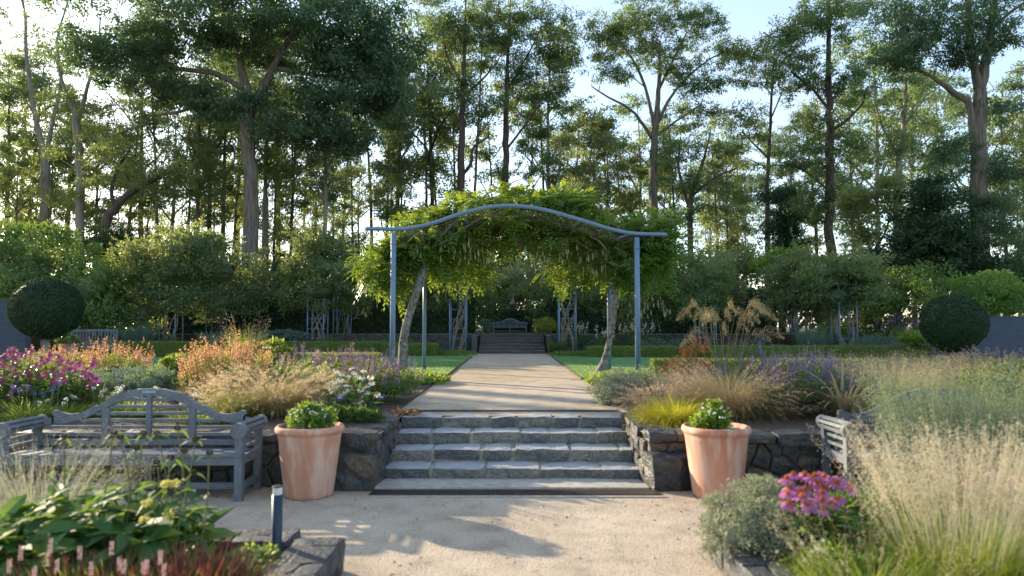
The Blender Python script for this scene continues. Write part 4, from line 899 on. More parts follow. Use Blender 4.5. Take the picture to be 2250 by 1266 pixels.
shrub('evergreen_shrub', 'dim evergreen bank far behind the distant bench', 54, [(1125, 640, 90, 70, 2.5, 1700), (1020, 620, 80, 60, 2.5, 1300), (1230, 620, 80, 60, 2.5, 1300), (1125, 570, 70, 40, 2.5, 900)], 'bank_leaf', 0.2, 0.09, FAR)
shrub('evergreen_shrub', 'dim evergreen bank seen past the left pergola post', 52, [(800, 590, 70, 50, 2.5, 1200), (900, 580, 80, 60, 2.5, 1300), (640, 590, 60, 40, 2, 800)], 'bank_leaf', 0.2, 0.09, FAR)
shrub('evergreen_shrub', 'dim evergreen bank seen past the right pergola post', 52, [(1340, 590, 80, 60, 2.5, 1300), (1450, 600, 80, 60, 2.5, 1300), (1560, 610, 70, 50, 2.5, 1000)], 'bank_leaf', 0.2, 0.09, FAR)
shrub('garden_shrub', 'dark low shrubs flanking the distant bench on the left', 43, [(1070, 690, 45, 45, 1.5, 900), (1040, 670, 45, 60, 1.5, 900)], 'herb_dark', 0.15, 0.07, FAR)
shrub('garden_shrub', 'dark low shrubs flanking the distant bench on the right', 43, [(1185, 690, 40, 45, 1.5, 900), (1215, 660, 40, 60, 1.5, 900)], 'herb_dark', 0.15, 0.07, FAR)
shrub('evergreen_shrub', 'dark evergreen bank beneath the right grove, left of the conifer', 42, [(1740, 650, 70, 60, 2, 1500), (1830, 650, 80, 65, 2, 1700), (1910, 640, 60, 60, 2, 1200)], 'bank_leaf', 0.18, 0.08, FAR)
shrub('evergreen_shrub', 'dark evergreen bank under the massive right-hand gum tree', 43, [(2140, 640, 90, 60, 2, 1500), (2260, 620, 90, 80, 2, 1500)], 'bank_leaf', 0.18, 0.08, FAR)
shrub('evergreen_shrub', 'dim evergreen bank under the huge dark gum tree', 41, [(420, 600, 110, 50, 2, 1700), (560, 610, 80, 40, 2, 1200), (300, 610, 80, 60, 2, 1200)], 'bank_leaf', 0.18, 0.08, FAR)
shrub('garden_shrub', 'pale rounded shrub beyond the gap in the tall hedge', 44, [(1640, 585, 55, 50, 2, 1500), (1590, 600, 40, 40, 2, 700)], 'euc_light', 0.16, 0.08, FAR)
shrub('silver_mound', 'round silver-green mound beside the distant bench', 34.2, [(1068, 716, 19, 13, 0.45, 1500)], 'greygreen', 0.06, 0.02, FAR, stems=2)
shrub('grassy_mound', 'pale grassy mound right of the distant bench', 34.4, [(1195, 714, 22, 14, 0.5, 900)], 'greengrass', 0.14, 0.02, FAR, stems=2)
shrub('yellow_shrub', 'yellow-green shrub beneath the rightmost trellis pillar', 31, [(1828, 728, 28, 22, 0.6, 900), (1805, 745, 20, 14, 0.5, 400)], 'yellow_leaf', 0.10, 0.05, UP)
shrub('lime_shrub', 'lime green leafy plant behind the right slatted bench', 25.2, [(2010, 744, 32, 10, 0.5, 700)], 'bright_leaf', 0.12, 0.05, UP)
shrub('blue_leaf_shrub', 'blue-green leafy shrub left of the second rose pillar', 29.8, [(625, 742, 45, 17, 0.5, 900)], 'bluegreen', 0.11, 0.05, UP)
shrub('grey_leaf_shrub', 'grey-green shrub beside the leftmost trellis pillar', 29.4, [(290, 742, 50, 14, 0.5, 700)], 'bluegreen', 0.10, 0.04, UP)

# ------------------------------------------------------------------ trees
def tree(name, label, Y, trunks, blobs, leaf, bark, cr=0.95, lpc=230, ll=0.24, lw=0.085, flat=0.5, z0=FAR, group=None, cat='tree', metres=False, upb=0.6, twig=3, dead=0):
    """trunks: lists of (px, py, radius m); blobs: (px, py, rx, ry, clumps[, depth m]); leaf clumps sit on real branches"""
    def pt(px, py, dy=0.0):
        return np.array((px, Y + dy, py)) if metres else P(px, py, Y + dy)
    sc_ = 1.0 if metres else Y / F
    b0 = pt(trunks[0][0][0], trunks[0][0][1]); b0[2] = z0; t = thing(name, label, cat, b0, group=group)
    wd = MB(); nodes = []; nr = []; first = True
    for tk in trunks:
        pts = np.array([pt(a, b, (q[0] if q else 0)) for a, b, r, *q in tk]); rad = [r for _, _, r, *q in tk]
        if first: pts[0, 2] = z0 - 0.1
        n = max(8, int(np.linalg.norm(np.diff(pts, axis=0), axis=1).sum() / 1.0)); cp = curve(pts, n); cr_ = np.interp(np.linspace(0, 1, n), np.linspace(0, 1, len(rad)), rad)
        cp[1:-1] += rng.normal(size=(n - 2, 3)) * cr_[1:-1, None] * 0.12
        if first: cr_[0] *= 1.35; cr_[1] *= 1.08
        tube(wd, cp - b0, cr_, 9, wob=0.10); nodes += list(cp[2:]); nr += list(cr_[2:]); first = False
    cl = []
    for bq in blobs:
        px, py, rx, ry, k = bq[:5]; c = pt(px, py); dd = bq[5] if len(bq) > 5 else rx * sc_ * 0.9
        r = np.array((rx * sc_, dd, ry * sc_)); d = runit(k); q = c + d * r * (rng.random((k, 1)) ** 0.4); cl += list(q)
    cl = np.array(cl); ax = np.array(nodes); dist = np.array([np.min(np.linalg.norm(ax - q, axis=1)) for q in cl])
    lv = MB(); N_ = ax.copy(); R_ = np.array(nr)
    for q in cl[np.argsort(dist)]:
        v = q - N_; h = np.linalg.norm(v[:, :2], axis=1); ln = np.linalg.norm(v, axis=1); low = np.maximum(0, h * upb - v[:, 2])
        j = int(np.argmin(ln + 1.6 * low + 0.0)); a = N_[j]; L = ln[j]
        if L > 0.4:
            r0 = min(R_[j] * 0.62, 0.025 + 0.017 * L); mid1 = a + (q - a) * 0.33 + np.array((0, 0, 0.10 * L)) + rng.normal(size=3) * 0.07 * L; mid2 = a + (q - a) * 0.68 + np.array((0, 0, 0.10 * L)) + rng.normal(size=3) * 0.06 * L
            n = max(5, int(L / 0.7)); pth = curve([a, mid1, mid2, q], n); rd = np.linspace(r0, 0.014, n); tube(wd, pth - b0, rd, 5 if r0 > 0.06 else 4, cap=False)
            N_ = np.concatenate([N_, pth[1:]]); R_ = np.concatenate([R_, rd[1:]])
        cs = cr * U(0.6, 1.35); nsub = 4
        for _ in range(nsub):
            off = rng.normal(size=3) * cs * np.array((0.55, 0.55, 0.30)) + (0, 0, 0.05); q2 = q + off; c2 = cs * U(0.42, 0.72); n = int(lpc * 0.74 * (cs / cr) ** 2 / nsub)
            g = rng.normal(size=(n, 3)); g = g / np.linalg.norm(g, axis=1, keepdims=True) * rng.random((n, 1)) ** 0.45
            g[:, 2] = np.where(g[:, 2] < 0, g[:, 2] * 0.7, g[:, 2]); e = g * np.array((c2, c2, c2 * min(1.0, flat * 1.35))) * lump(nrm(g), 4, 3.0, 0.3)[:, None]
            d = nrm(nrm(g) * 0.45 + runit(n) + np.array((0, 0, -0.45))); leaves(lv, q2 - b0 + e, d, ll * 1.08 * U(0.6, 1.35, n), lw * 1.08 * U(0.8, 1.2, n), n=nrm(g + runit(n) + (0, 0, 0.6)))
            if _ % 2: tube(wd, [q - b0, (q + q2) / 2 - b0 + rng.normal(size=3) * 0.08, q2 - b0], [0.016, 0.011, 0.006], 3, cap=False)
    for _ in range(dead):
        j = rng.integers(0, len(ax)); e = ax[j] + rng.normal(size=3) * np.array((1.5, 1, 0.5)); tube(wd, [ax[j] - b0, (ax[j] + e) / 2 - b0 + (0, 0, .1), e - b0], [0.03, 0.02, 0.008], 4, cap=False)
    wd.obj('trunk', bark, t, smooth=True); lv.obj('crown', leaf, t, stuff=True)
    return t
# the large dark tree on the left
tree('gum_tree', 'huge dark spreading gum tree with thick trunk, left of the pergola', 45,
     [[(552, 560, .50), (551, 450, .47), (546, 330, .46), (543, 250, .46), (538, 190, .33), (525, 120, .24), (505, 40, .17), (490, -60, .1)],
      [(545, 245, .33), (575, 200, .32), (605, 140, .26), (640, 80, .2), (690, 10, .14), (720, -60, .09)], [(545, 330, .18), (580, 290, .15), (640, 285, .12), (720, 310, .09), (780, 330, .05)],
      [(540, 200, .22), (470, 160, .18), (390, 150, .14), (320, 110, .1), (260, 90, .06)], [(545, 240, .16), (480, 215, .14), (400, 245, .1), (330, 255, .06)], [(600, 150, .18), (690, 165, .14), (780, 175, .1), (860, 215, .05)]],
     [(400, 70, 250, 70, 62), (480, 10, 300, 90, 60), (640, 60, 230, 80, 60), (780, 140, 125, 70, 42), (850, 90, 80, 80, 24), (840, 220, 75, 50, 24), (720, 225, 80, 40, 18), (240, 130, 110, 60, 28), (350, 190, 100, 40, 20), (690, 290, 130, 35, 26), (770, 320, 60, 35, 10), (560, 235, 70, 35, 12), (470, 245, 50, 30, 7), (620, -50, 300, 60, 40)],
     'euc_dark', 'bark_mid', cr=1.15, lpc=310, ll=0.27, lw=0.105, flat=0.55)
tree('gum_tree', 'tall pale forked gum tree at the far left edge', 60,
     [[(98, 540, .46), (99, 450, .42), (101, 370, .39), (100, 330, .36)], [(100, 345, .24), (85, 290, .22), (70, 210, .19), (58, 120, .15), (55, 40, .11), (40, -50, .07)], [(101, 335, .2), (118, 260, .18), (135, 170, .14), (125, 90, .1), (150, 0, .07), (155, -60, .05)], [(75, 250, .1), (40, 200, .08), (0, 170, .06), (-40, 120, .04)]],
     [(60, 60, 110, 90, 26), (20, 180, 60, 60, 11), (120, 150, 60, 60, 10), (20, 330, 60, 50, 9), (150, 330, 50, 40, 7), (60, -50, 150, 60, 20), (20, 440, 40, 40, 4)], 'euc_mid', 'bark_pale', cr=0.85, lpc=170)
tree('gum_tree', 'pale gum tree forking high, second trunk from the left edge', 52,
     [[(176, 540, .36), (177, 440, .32), (174, 350, .29), (168, 270, .28), (160, 235, .2), (140, 190, .13), (120, 120, .08)], [(168, 275, .2), (180, 235, .17), (195, 180, .12), (215, 110, .08), (220, 40, .05)], [(175, 370, .13), (215, 320, .11), (270, 290, .08), (330, 270, .05)]],
     [(190, 110, 70, 70, 12), (230, 270, 70, 45, 14), (180, 330, 70, 45, 10), (130, 240, 60, 40, 7), (250, 380, 70, 35, 12), (150, 430, 50, 35, 6)], 'euc_light', 'bark_pale', cr=0.8, lpc=150)
tree('leaning_tree', 'dark leaning tree with a curved trunk behind the left rhododendron', 47,
     [[(222, 545, .36), (232, 500, .32), (255, 460, .26), (285, 425, .2), (330, 400, .15), (365, 380, .11), (400, 360, .07)], [(255, 462, .15), (245, 420, .12), (260, 370, .08), (290, 320, .05)]],
     [(330, 370, 80, 40, 14), (270, 340, 60, 50, 12), (400, 380, 50, 35, 8), (250, 420, 60, 30, 7), (350, 440, 50, 30, 6)], 'euc_light', 'bark_dark', cr=0.75, lpc=150)
tree('gum_tree', 'tall gum tree with ringed dark trunk rising behind the pergola, left of its crest', 58,
     [[(1012, 520, .36), (1013, 430, .34), (1014, 350, .31), (1016, 250, .25), (1020, 150, .17), (1022, 60, .1), (1024, -20, .06)], [(1014, 385, .17), (1035, 360, .15), (1040, 325, .11), (1075, 300, .08)], [(1018, 210, .11), (1055, 180, .09), (1090, 140, .06), (1110, 100, .04)], [(1018, 190, .11), (985, 130, .08), (975, 80, .05)]],
     [(1030, 60, 110, 40, 34), (970, 80, 60, 50, 16), (1100, 60, 70, 50, 20), (1020, 190, 70, 25, 12), (1050, 230, 80, 25, 14), (1100, 25, 90, 35, 18), (960, 10, 90, 35, 16)], 'euc_mid', 'bark_dark', cr=0.95, lpc=230)
tree('gum_tree', 'tall dark-trunked gum tree rising behind the crest of the pergola', 60,
     [[(1108, 520, .34), (1110, 430, .32), (1112, 350, .29), (1112, 250, .25), (1114, 170, .18), (1118, 80, .11), (1122, 0, .06)], [(1112, 330, .12), (1150, 280, .1), (1185, 230, .07)], [(1114, 200, .11), (1160, 120, .08), (1190, 60, .05)]],
     [(1150, 50, 80, 30, 16), (1210, 60, 60, 55, 18), (1230, 130, 40, 60, 12), (1130, 150, 60, 25, 10), (1170, 170, 60, 25, 10), (1200, 210, 60, 35, 11), (1110, 380, 70, 20, 8), (1150, 110, 80, 25, 14)], 'euc_mid', 'bark_dark', cr=0.95, lpc=220)
tree('gum_tree', 'spreading gum tree with a wide domed crown right of the pergola crest', 60,
     [[(1434, 520, .42), (1435, 430, .38), (1437, 330, .34), (1443, 250, .26), (1448, 170, .18), (1450, 90, .1)], [(1437, 310, .17), (1410, 270, .15), (1385, 240, .12), (1330, 210, .08), (1300, 190, .05)], [(1440, 290, .17), (1420, 200, .14), (1395, 140, .1), (1360, 90, .06)], [(1441, 280, .17), (1470, 220, .14), (1510, 170, .1), (1560, 130, .07), (1600, 110, .04)], [(1446, 200, .14), (1480, 130, .1), (1510, 70, .06)], [(1440, 300, .12), (1480, 270, .1), (1540, 230, .07)]],
     [(1450, 25, 130, 25, 36), (1360, 60, 75, 28, 22), (1330, 110, 55, 25, 14), (1410, 75, 90, 30, 22), (1530, 60, 80, 30, 26), (1590, 110, 40, 16, 12), (1490, 110, 90, 30, 18), (1350, 160, 60, 22, 12), (1440, 150, 60, 22, 9), (1550, 190, 50, 30, 14), (1560, 250, 45, 25, 10), (1500, 180, 40, 22, 7), (1340, 320, 40, 18, 7), (1470, 345, 50, 20, 8)], 'euc_mid', 'bark_mid', cr=0.9, lpc=230)
tree('gum_tree', 'slender gum tree with airy crown between the dome and the right grove', 58,
     [[(1684, 560, .20), (1686, 430, .18), (1690, 330, .15), (1695, 220, .11), (1700, 130, .06)], [(1690, 350, .09), (1660, 320, .07), (1630, 290, .05)], [(1694, 260, .07), (1720, 200, .05)]],
     [(1640, 130, 50, 25, 10), (1680, 110, 60, 25, 10), (1630, 180, 50, 25, 9), (1660, 260, 60, 40, 12), (1640, 310, 50, 30, 7), (1710, 170, 40, 40, 8)], 'euc_light', 'bark_dark', cr=0.85, lpc=190)
tree('gum_tree', 'tall shaggy gum tree clothed in leaves to low down, right grove', 52,
     [[(1826, 590, .38), (1823, 480, .34), (1822, 360, .31), (1822, 240, .27), (1820, 130, .2), (1821, 40, .13), (1822, -60, .08)], [(1822, 290, .15), (1860, 265, .13), (1895, 230, .08)], [(1821, 240, .12), (1780, 190, .09), (1740, 160, .05)], [(1822, 420, .1), (1775, 380, .08), (1730, 360, .05)]],
     [(1760, 80, 80, 50, 24), (1830, 60, 100, 60, 30), (1720, 150, 50, 30, 11), (1800, 170, 90, 50, 26), (1870, 200, 60, 45, 14), (1790, 270, 70, 40, 16), (1780, 350, 80, 40, 20), (1850, 330, 50, 40, 10), (1760, 430, 60, 40, 12), (1830, 450, 70, 45, 18), (1850, -20, 120, 50, 18)], 'euc_mid', 'bark_dark', cr=0.95, lpc=240)
tree('gum_tree', 'massive forked gum tree with rough trunk at the right edge', 40,
     [[(2158, 610, .52), (2156, 540, .47), (2154, 430, .46), (2150, 330, .44), (2150, 250, .42), (2158, 180, .30), (2170, 120, .26), (2180, 40, .2), (2190, -60, .14)], [(2150, 330, .24), (2135, 270, .22), (2128, 225, .21), (2095, 205, .17), (2060, 175, .12), (2010, 150, .08)], [(2152, 200, .24), (2138, 140, .22), (2130, 60, .19), (2125, -40, .14)], [(2155, 470, .08), (2110, 420, .07), (2090, 380, .04)], [(2180, 60, .12), (2230, 20, .09), (2290, -20, .06)], [(2158, 560, .06), (2130, 530, .05), (2050, 520, .03)]],
     [(2060, 70, 110, 55, 34), (1990, 120, 60, 50, 16), (2120, 120, 70, 35, 14), (2180, 70, 70, 50, 16), (2050, 0, 170, 50, 34), (2200, 370, 50, 35, 10), (2210, 250, 40, 25, 6), (2100, 340, 60, 40, 12), (2050, 400, 60, 35, 10), (2130, 440, 70, 30, 12), (2060, 500, 80, 25, 14), (2190, 480, 60, 40, 12), (2230, 560, 50, 40, 9)], 'euc_dark', 'bark_mid', cr=0.9, lpc=260, ll=0.22, lw=0.075, dead=14)
tree('gum_tree', 'pale upright gum tree standing behind the massive right-hand tree', 56,
     [[(1968, 600, .3), (1970, 480, .28), (1975, 360, .26), (1985, 280, .2), (1990, 180, .12), (1992, 90, .07)], [(1976, 350, .14), (1940, 280, .1), (1920, 220, .06)], [(1985, 280, .12), (2020, 230, .08), (2050, 210, .05)]],
     [(1990, 200, 80, 50, 20), (1930, 230, 50, 45, 12), (2020, 280, 60, 45, 13), (1950, 330, 60, 40, 12), (2040, 350, 50, 40, 10), (1990, 100, 80, 50, 14), (1930, 420, 60, 35, 10)], 'euc_mid', 'bark_pale', cr=0.9, lpc=210)
tree('cypress_tree', 'dense dark conifer behind the right clipped ball', 38,
     [[(2040, 640, .3), (2040, 500, .2), (2042, 380, .06)]], [(2040, 580, 125, 70, 62), (2040, 500, 85, 60, 34), (2042, 430, 45, 50, 14), (1960, 600, 60, 50, 16), (2120, 570, 60, 60, 16)], 'conifer', 'bark_dark', cr=0.8, lpc=270, ll=0.24, lw=0.08, flat=0.35, upb=0.05)
tree('cypress_tree', 'narrow dark columnar conifer at the left of the right grove', 46,
     [[(1716, 600, .2), (1716, 500, .15), (1717, 415, .05)]], [(1716, 530, 38, 60, 26), (1717, 455, 24, 45, 14)], 'conifer', 'bark_dark', cr=0.7, lpc=420, ll=0.2, lw=0.06, flat=0.6, upb=0.05)
tree('understorey_tree', 'small many-branched tree in front of the dark conifer, right grove', 44,
     [[(1925, 620, .16), (1915, 560, .14), (1895, 510, .1), (1880, 460, .06)], [(1915, 560, .09), (1945, 510, .07), (1960, 460, .04)]], [(1880, 450, 50, 35, 12), (1950, 450, 60, 35, 14), (1890, 520, 50, 30, 9), (1930, 400, 50, 25, 8)], 'euc_light', 'bark_mid', cr=0.75, lpc=190)
tree('understorey_tree', 'bright leafy young tree beside the columnar conifer', 40, [[(1700, 640, .1), (1702, 590, .08), (1705, 545, .03)]], [(1700, 590, 40, 35, 14), (1745, 560, 30, 25, 7)], 'bright_leaf', 'bark_mid', cr=0.7, lpc=300, ll=0.18, lw=0.08)
tree('v_tree', 'dark tree splitting low into a V right of the domed gum', 55,
     [[(1515, 540, .24), (1516, 480, .22), (1522, 420, .18), (1540, 370, .14), (1552, 330, .09), (1560, 290, .05)], [(1517, 470, .16), (1500, 410, .13), (1490, 360, .09), (1495, 300, .05)], [(1522, 430, .12), (1570, 390, .09), (1620, 370, .05)]],
     [(1560, 400, 70, 30, 13), (1490, 400, 50, 25, 9), (1580, 330, 60, 25, 10), (1540, 460, 60, 25, 10), (1610, 450, 50, 30, 9), (1480, 330, 40, 22, 6)], 'euc_mid', 'bark_dark', cr=0.8, lpc=180)
# background grove: a few kinds, copied
def bgtree(H, seed, leaf, bark, r0, crown_lo, spread, n):
    global rng
    rng = np.random.default_rng(seed)
    x1, x2, x3 = U(-.6, .6, 3)
    tk = [[(0, 0, r0), (x1 * .5, H * .25, r0 * .85), (x1, H * .45, r0 * .7), (x1 + x2, H * .7, r0 * .45), (x1 + x2 + x3, H * .97, r0 * .12)]]
    for k in range(3):
        f = U(crown_lo * 0.8, 0.75); s = random.choice((-1, 1)); tk.append([(x1, H * f, r0 * .4), (x1 + s * spread * .4, H * (f + .08), r0 * .3, U(-1, 1)), (x1 + s * spread * .8, H * (f + .17), r0 * .15, U(-2, 2))])
    bl_ = []
    for k in range(n):
        f = crown_lo + (1 - crown_lo) * (k + 0.5) / n * 0.97; w = spread * (0.5 + 0.5 * math.sin(PI * (f - crown_lo) / (1 - crown_lo)))
        bl_.append((U(-1, 1) * w * 0.75 + x1, H * f, w * U(0.35, 0.6), H * 0.025, int(U(5, 9)), w * 0.6))
    return tree('grove_tree', 'slender', 0, tk, bl_, leaf, bark, cr=1.0, lpc=170, ll=0.30, lw=0.11, z0=0.0, metres=True, upb=0.8, twig=2)
protos = [bgtree(27, 21, 'euc_mid', 'bark_mid', .26, .45, 4.2, 10), bgtree(24, 22, 'euc_light', 'bark_dark', .22, .35, 4.0, 10), bgtree(30, 23, 'euc_mid', 'bark_pale', .3, .5, 5.0, 10), bgtree(20, 24, 'euc_light', 'bark_mid', .18, .3, 3.6, 9)]
protos.append(bgtree(29, 25, 'euc_mid', 'bark_mid', .17, .6, 3.4, 5)); protos.append(bgtree(26, 26, 'euc_light', 'bark_dark', .15, .55, 3.0, 5))
rng = np.random.default_rng(77)
named = {430: 'slender trunk left of the huge dark gum tree, leftmost of three close together', 456: 'slender trunk left of the huge dark gum tree, middle of three close together', 486: 'slender trunk left of the huge dark gum tree, nearest it of three',
         578: 'dark trunk close on the right of the huge dark gum tree', 636: 'thin dark trunk, second right of the huge dark gum tree', 712: 'thick pale grove trunk midway between the dark gum and the pergola',
         870: 'slender trunk straight above the pergola\'s left post', 950: 'slender dark trunk above the left slope of the pergola beam', 1290: 'slender pale trunk above the right slope of the pergola beam', 1210: 'slim grove tree just right of the pergola crest'}
spots = [(430, 54, 0), (456, 58, 1), (486, 60, 0), (578, 50, 0), (636, 55, 1), (712, 50, 2), (790, 56, 3), (845, 60, 0), (870, 64, 1), (950, 62, 1), (1210, 62, 2), (1260, 74, 1), (1290, 60, 2), (1330, 70, 0), (1372, 72, 1), (1405, 78, 2), (1470, 74, 0), (1580, 76, 1), (1620, 84, 0), (1745, 72, 2), (1880, 74, 0), (2070, 66, 2), (2215, 60, 1), (2260, 66, 0),
         (30, 72, 2), (140, 76, 0), (275, 64, 1), (310, 70, 0), (370, 66, 2), (400, 78, 3), (520, 76, 1), (610, 80, 0), (670, 74, 3), (750, 82, 1), (1440, 94, 1), (1560, 96, 2), (1690, 92, 0), (1800, 88, 1), (1930, 86, 2), (2010, 90, 1), (2140, 84, 0)]
spots += [(15, 62, 0), (55, 68, 1), (135, 64, 4), (205, 66, 1), (25, 58, 3), (75, 72, 3), (150, 60, 3), (320, 66, 3), (590, 72, 3), (470, 66, 3), (250, 60, 3), (100, 64, 3), (545, 70, 3), (690, 62, 3), (820, 74, 4), (858, 72, 5), (884, 59, 4), (935, 70, 5), (965, 64, 4), (998, 76, 5), (1036, 66, 4), (1082, 74, 5), (1158, 62, 4), (1195, 74, 5), (1235, 68, 4), (1275, 70, 5), (1310, 66, 3), (1350, 64, 4), (1390, 66, 5), (1455, 70, 4), (1485, 66, 5), (1600, 66, 3), (1640, 70, 4), (775, 66, 4), (730, 70, 5), (660, 64, 4), (600, 66, 5), (505, 64, 4), (410, 62, 5), (345, 60, 4), (1770, 62, 3), (1900, 60, 3), (2110, 56, 3), (2240, 54, 3)]
OFF = [(-166, 36, 2), (-330, 42, 2)]       # the grove goes on beyond the left edge of the picture
LM = [(30, 'left blue wall'), (103, 'left clipped ball'), (206, 'left slatted bench'), (262, 'middle orange hyssop'), (312, 'tall blue-green tuft'), (376, 'leftmost trellis pillar'), (475, 'shaded second-row trellis pillar'), (520, 'reed grass tuft'), (560, 'huge dark gum trunk'), (608, 'bollard light'), (695, 'left terracotta pot'), (752, 'narrow trellis pillar'), (800, 'white coneflowers'), (862, 'left front pergola post'), (932, 'left rear pergola post'), (1007, 'pillar left of the far steps'), (1065, 'silver mound by the far bench'), (1124, 'distant bench'), (1178, 'teal sign'), (1246, 'pillar right of the far steps'), (1335, 'right rear pergola post'), (1402, 'right front pergola post'), (1465, 'right tip of the pergola beam'), (1515, 'red-orange smoke bush'), (1565, 'right terracotta pot'), (1610, 'golden oat grass'), (1660, 'gap in the tall hedge'), (1762, 'dark trellis pillar'), (1855, 'rightmost trellis pillar'), (1930, 'red flower spikes'), (2022, 'right slatted bench'), (2095, 'right clipped ball'), (2200, 'right blue wall')]
used = set(); seen_lab = {}
for px, Y, k in spots + OFF:
    X = (px - 1125) / F * Y; HT = (27, 24, 30, 20, 29, 26)[k]; rz = U(0, 6.28)
    yt = (U(330, 420) if k == 3 else U(0, 230)) if px < 800 else (U(330, 430) if k == 3 else U(10, 220)) if px < 1225 else U(190, 400) if px < 1730 else U(40, 260) if k != 3 else U(330, 430)
    sc = 1.45 if px < 0 else float(np.clip((P(px, yt, Y)[2] - FAR) / HT, 0.5, 1.6))
    lmx, near = min(LM, key=lambda q: abs(q[0] - px)); side = 'left of' if px < lmx - 12 else 'right of' if px > lmx + 12 else 'above'; where = 'front' if Y < 60 else 'middle' if Y < 73 else 'rear'
    look = ('grey-trunked', 'dark-trunked', 'pale-trunked', 'low leafy', 'thin grey', 'thin dark')[k]
    grp = 'trees of the grove behind the garden'
    lab = named.get(px) or f'{look} gum tree, {where} grove, {side} the {near}'
    if px < 0: lab = 'pale-trunked gum tree just beyond the left edge of the view' if px > -200 else 'pale-trunked gum tree well beyond the left edge of the view'; grp = 'trees beyond the left edge'
    if k not in used:
        used.add(k); o = protos[k]; o.location = (X, Y, FAR - 0.1); o.rotation_euler = (0, 0, rz); o.scale = (sc, sc, sc); o['label'] = lab; o['group'] = grp
    else: copy_tree(protos[k], (X, Y, FAR - 0.1), rz, sc, lab, grp)

# ------------------------------------------------------------------ bed plants
rng = np.random.default_rng(5)
def base_at(px, Y, z): return np.array(((px - 1125) / F * Y, Y, z))
def disc(n, rx, ry): r = np.sqrt(rng.random(n)); a = U(0, 6.28, n); return np.stack([r * np.cos(a) * rx, r * np.sin(a) * ry, np.zeros(n)], -1), a, r
def grass(name, label, px, Y, z, rx, ry, n, L, Wd, lean, curl, leaf, head=None, nh=0, hL=0, hlean=0.4, hcurl=0.8, plume='open', hs=0.02, hmat='plume', cat='grass', culm='tangrass', dens=30, loc=None, flop=None, hw=0.0022):
    """tufted grass: a mass of arching blades and, above them, culms with seed heads"""
    b0 = base_at(px, Y, z) if loc is None else np.array(loc); t = thing(name, label, cat, b0)
    mb = MB(); b, a, r = disc(n, rx * 0.5, ry * 0.5); az = a + rng.normal(size=n) * 0.5
    blades(mb, b, az, L * U(0.6, 1.15, n), Wd * U(0.7, 1.3, n), lean * (0.25 + r) * U(0.6, 1.3, n), curl * U(0.5, 1.3, n), 4 if n < 1200 else 3)
    mb.obj('leaf_blades', leaf, t, stuff=True)
    if nh:
        mb = MB(); b, a, r = disc(nh, rx * 0.45, ry * 0.45); az = a + rng.normal(size=nh) * 0.4
        tp = blades(mb, b, az, hL * U(0.8, 1.12, nh), hw, hlean * (0.2 + r) * U(0.6, 1.2, nh), hcurl * U(0.5, 1.3, nh), 7, taper=0.5); mb.obj('culms', culm, t, stuff=True)
        hd = MB(); seg = tp.shape[1] - 1
        if plume == 'brush':                 # dense bottlebrush at the end of each culm
            for k in range(dens):
                f = 0.80 + 0.2 * rng.random(nh); i = np.minimum((f * seg).astype(int), seg - 1); g = (f * seg - i)[:, None]
                p = tp[np.arange(nh), i] * (1 - g) + tp[np.arange(nh), i + 1] * g; dr = nrm(tp[np.arange(nh), i + 1] - tp[np.arange(nh), i])
                leaves(hd, p, nrm(dr * 0.7 + runit(nh)), hs * U(0.7, 1.3, nh), hs * 0.16)
        else:                                # open panicle
            lo = 0.55
            for k in range(dens):
                f = lo + (1 - lo) * rng.random(nh); i = np.minimum((f * seg).astype(int), seg - 1); g = (f * seg - i)[:, None]
                p = tp[np.arange(nh), i] * (1 - g) + tp[np.arange(nh), i + 1] * g; sp = hs * 3.2 * np.sin(PI * np.clip((f - lo) / (1 - lo), 0.08, 0.92))[:, None]
                dd = runit(nh); p = p + dd * sp * rng.random((nh, 1)) - np.array((0, 0, 0.5)) * sp * rng.random((nh, 1)); leaves(hd, p, nrm(dd + np.array((0, 0, -0.4)) + 0.4 * runit(nh)), hs * U(0.6, 1.4, nh), hs * 0.22)
        hd.obj('seed_heads', hmat, t, stuff=True)
    return t
def mass(name, label, px, Y, z, blobs, leaf, L, Wd, cat='plant', up=0.4, stems=14, big=False, corek=0.36, clump=0.35, loc=None):
    """leafy mound; blobs in metres relative to the base: (x, y, z, rx, ry, rz, n)"""
    b0 = base_at(px, Y, z) if loc is None else np.array(loc); t = thing(name, label, cat, b0); mb = MB(); st = MB()
    for x, y, zz, rx, ry, rz, n in blobs:
        leafy(mb, n, (x, y, zz), (rx, ry, rz), L, Wd, thick=0.25, zmin=-0.6, up=up, big=big, clump=clump)
        if corek: core(mb, (x, y, zz), (rx, ry, rz), corek, nu=10, nv=7)
        for _ in range(stems):
            e = np.array((x, y, zz)) + rng.normal(size=3) * np.array((rx, ry, rz)) * 0.4; tube(st, curve([(x * 0.6 + U(-.04, .04), y * 0.6 + U(-.04, .04), -0.02), e * (0.6, 0.6, 0.5), e], 4), [0.006, 0.005, 0.004, 0.003], 3, cap=False)
    mb.obj('foliage', leaf, t, stuff=True); st.obj('stem', 'stalk', t, stuff=True)
    return t
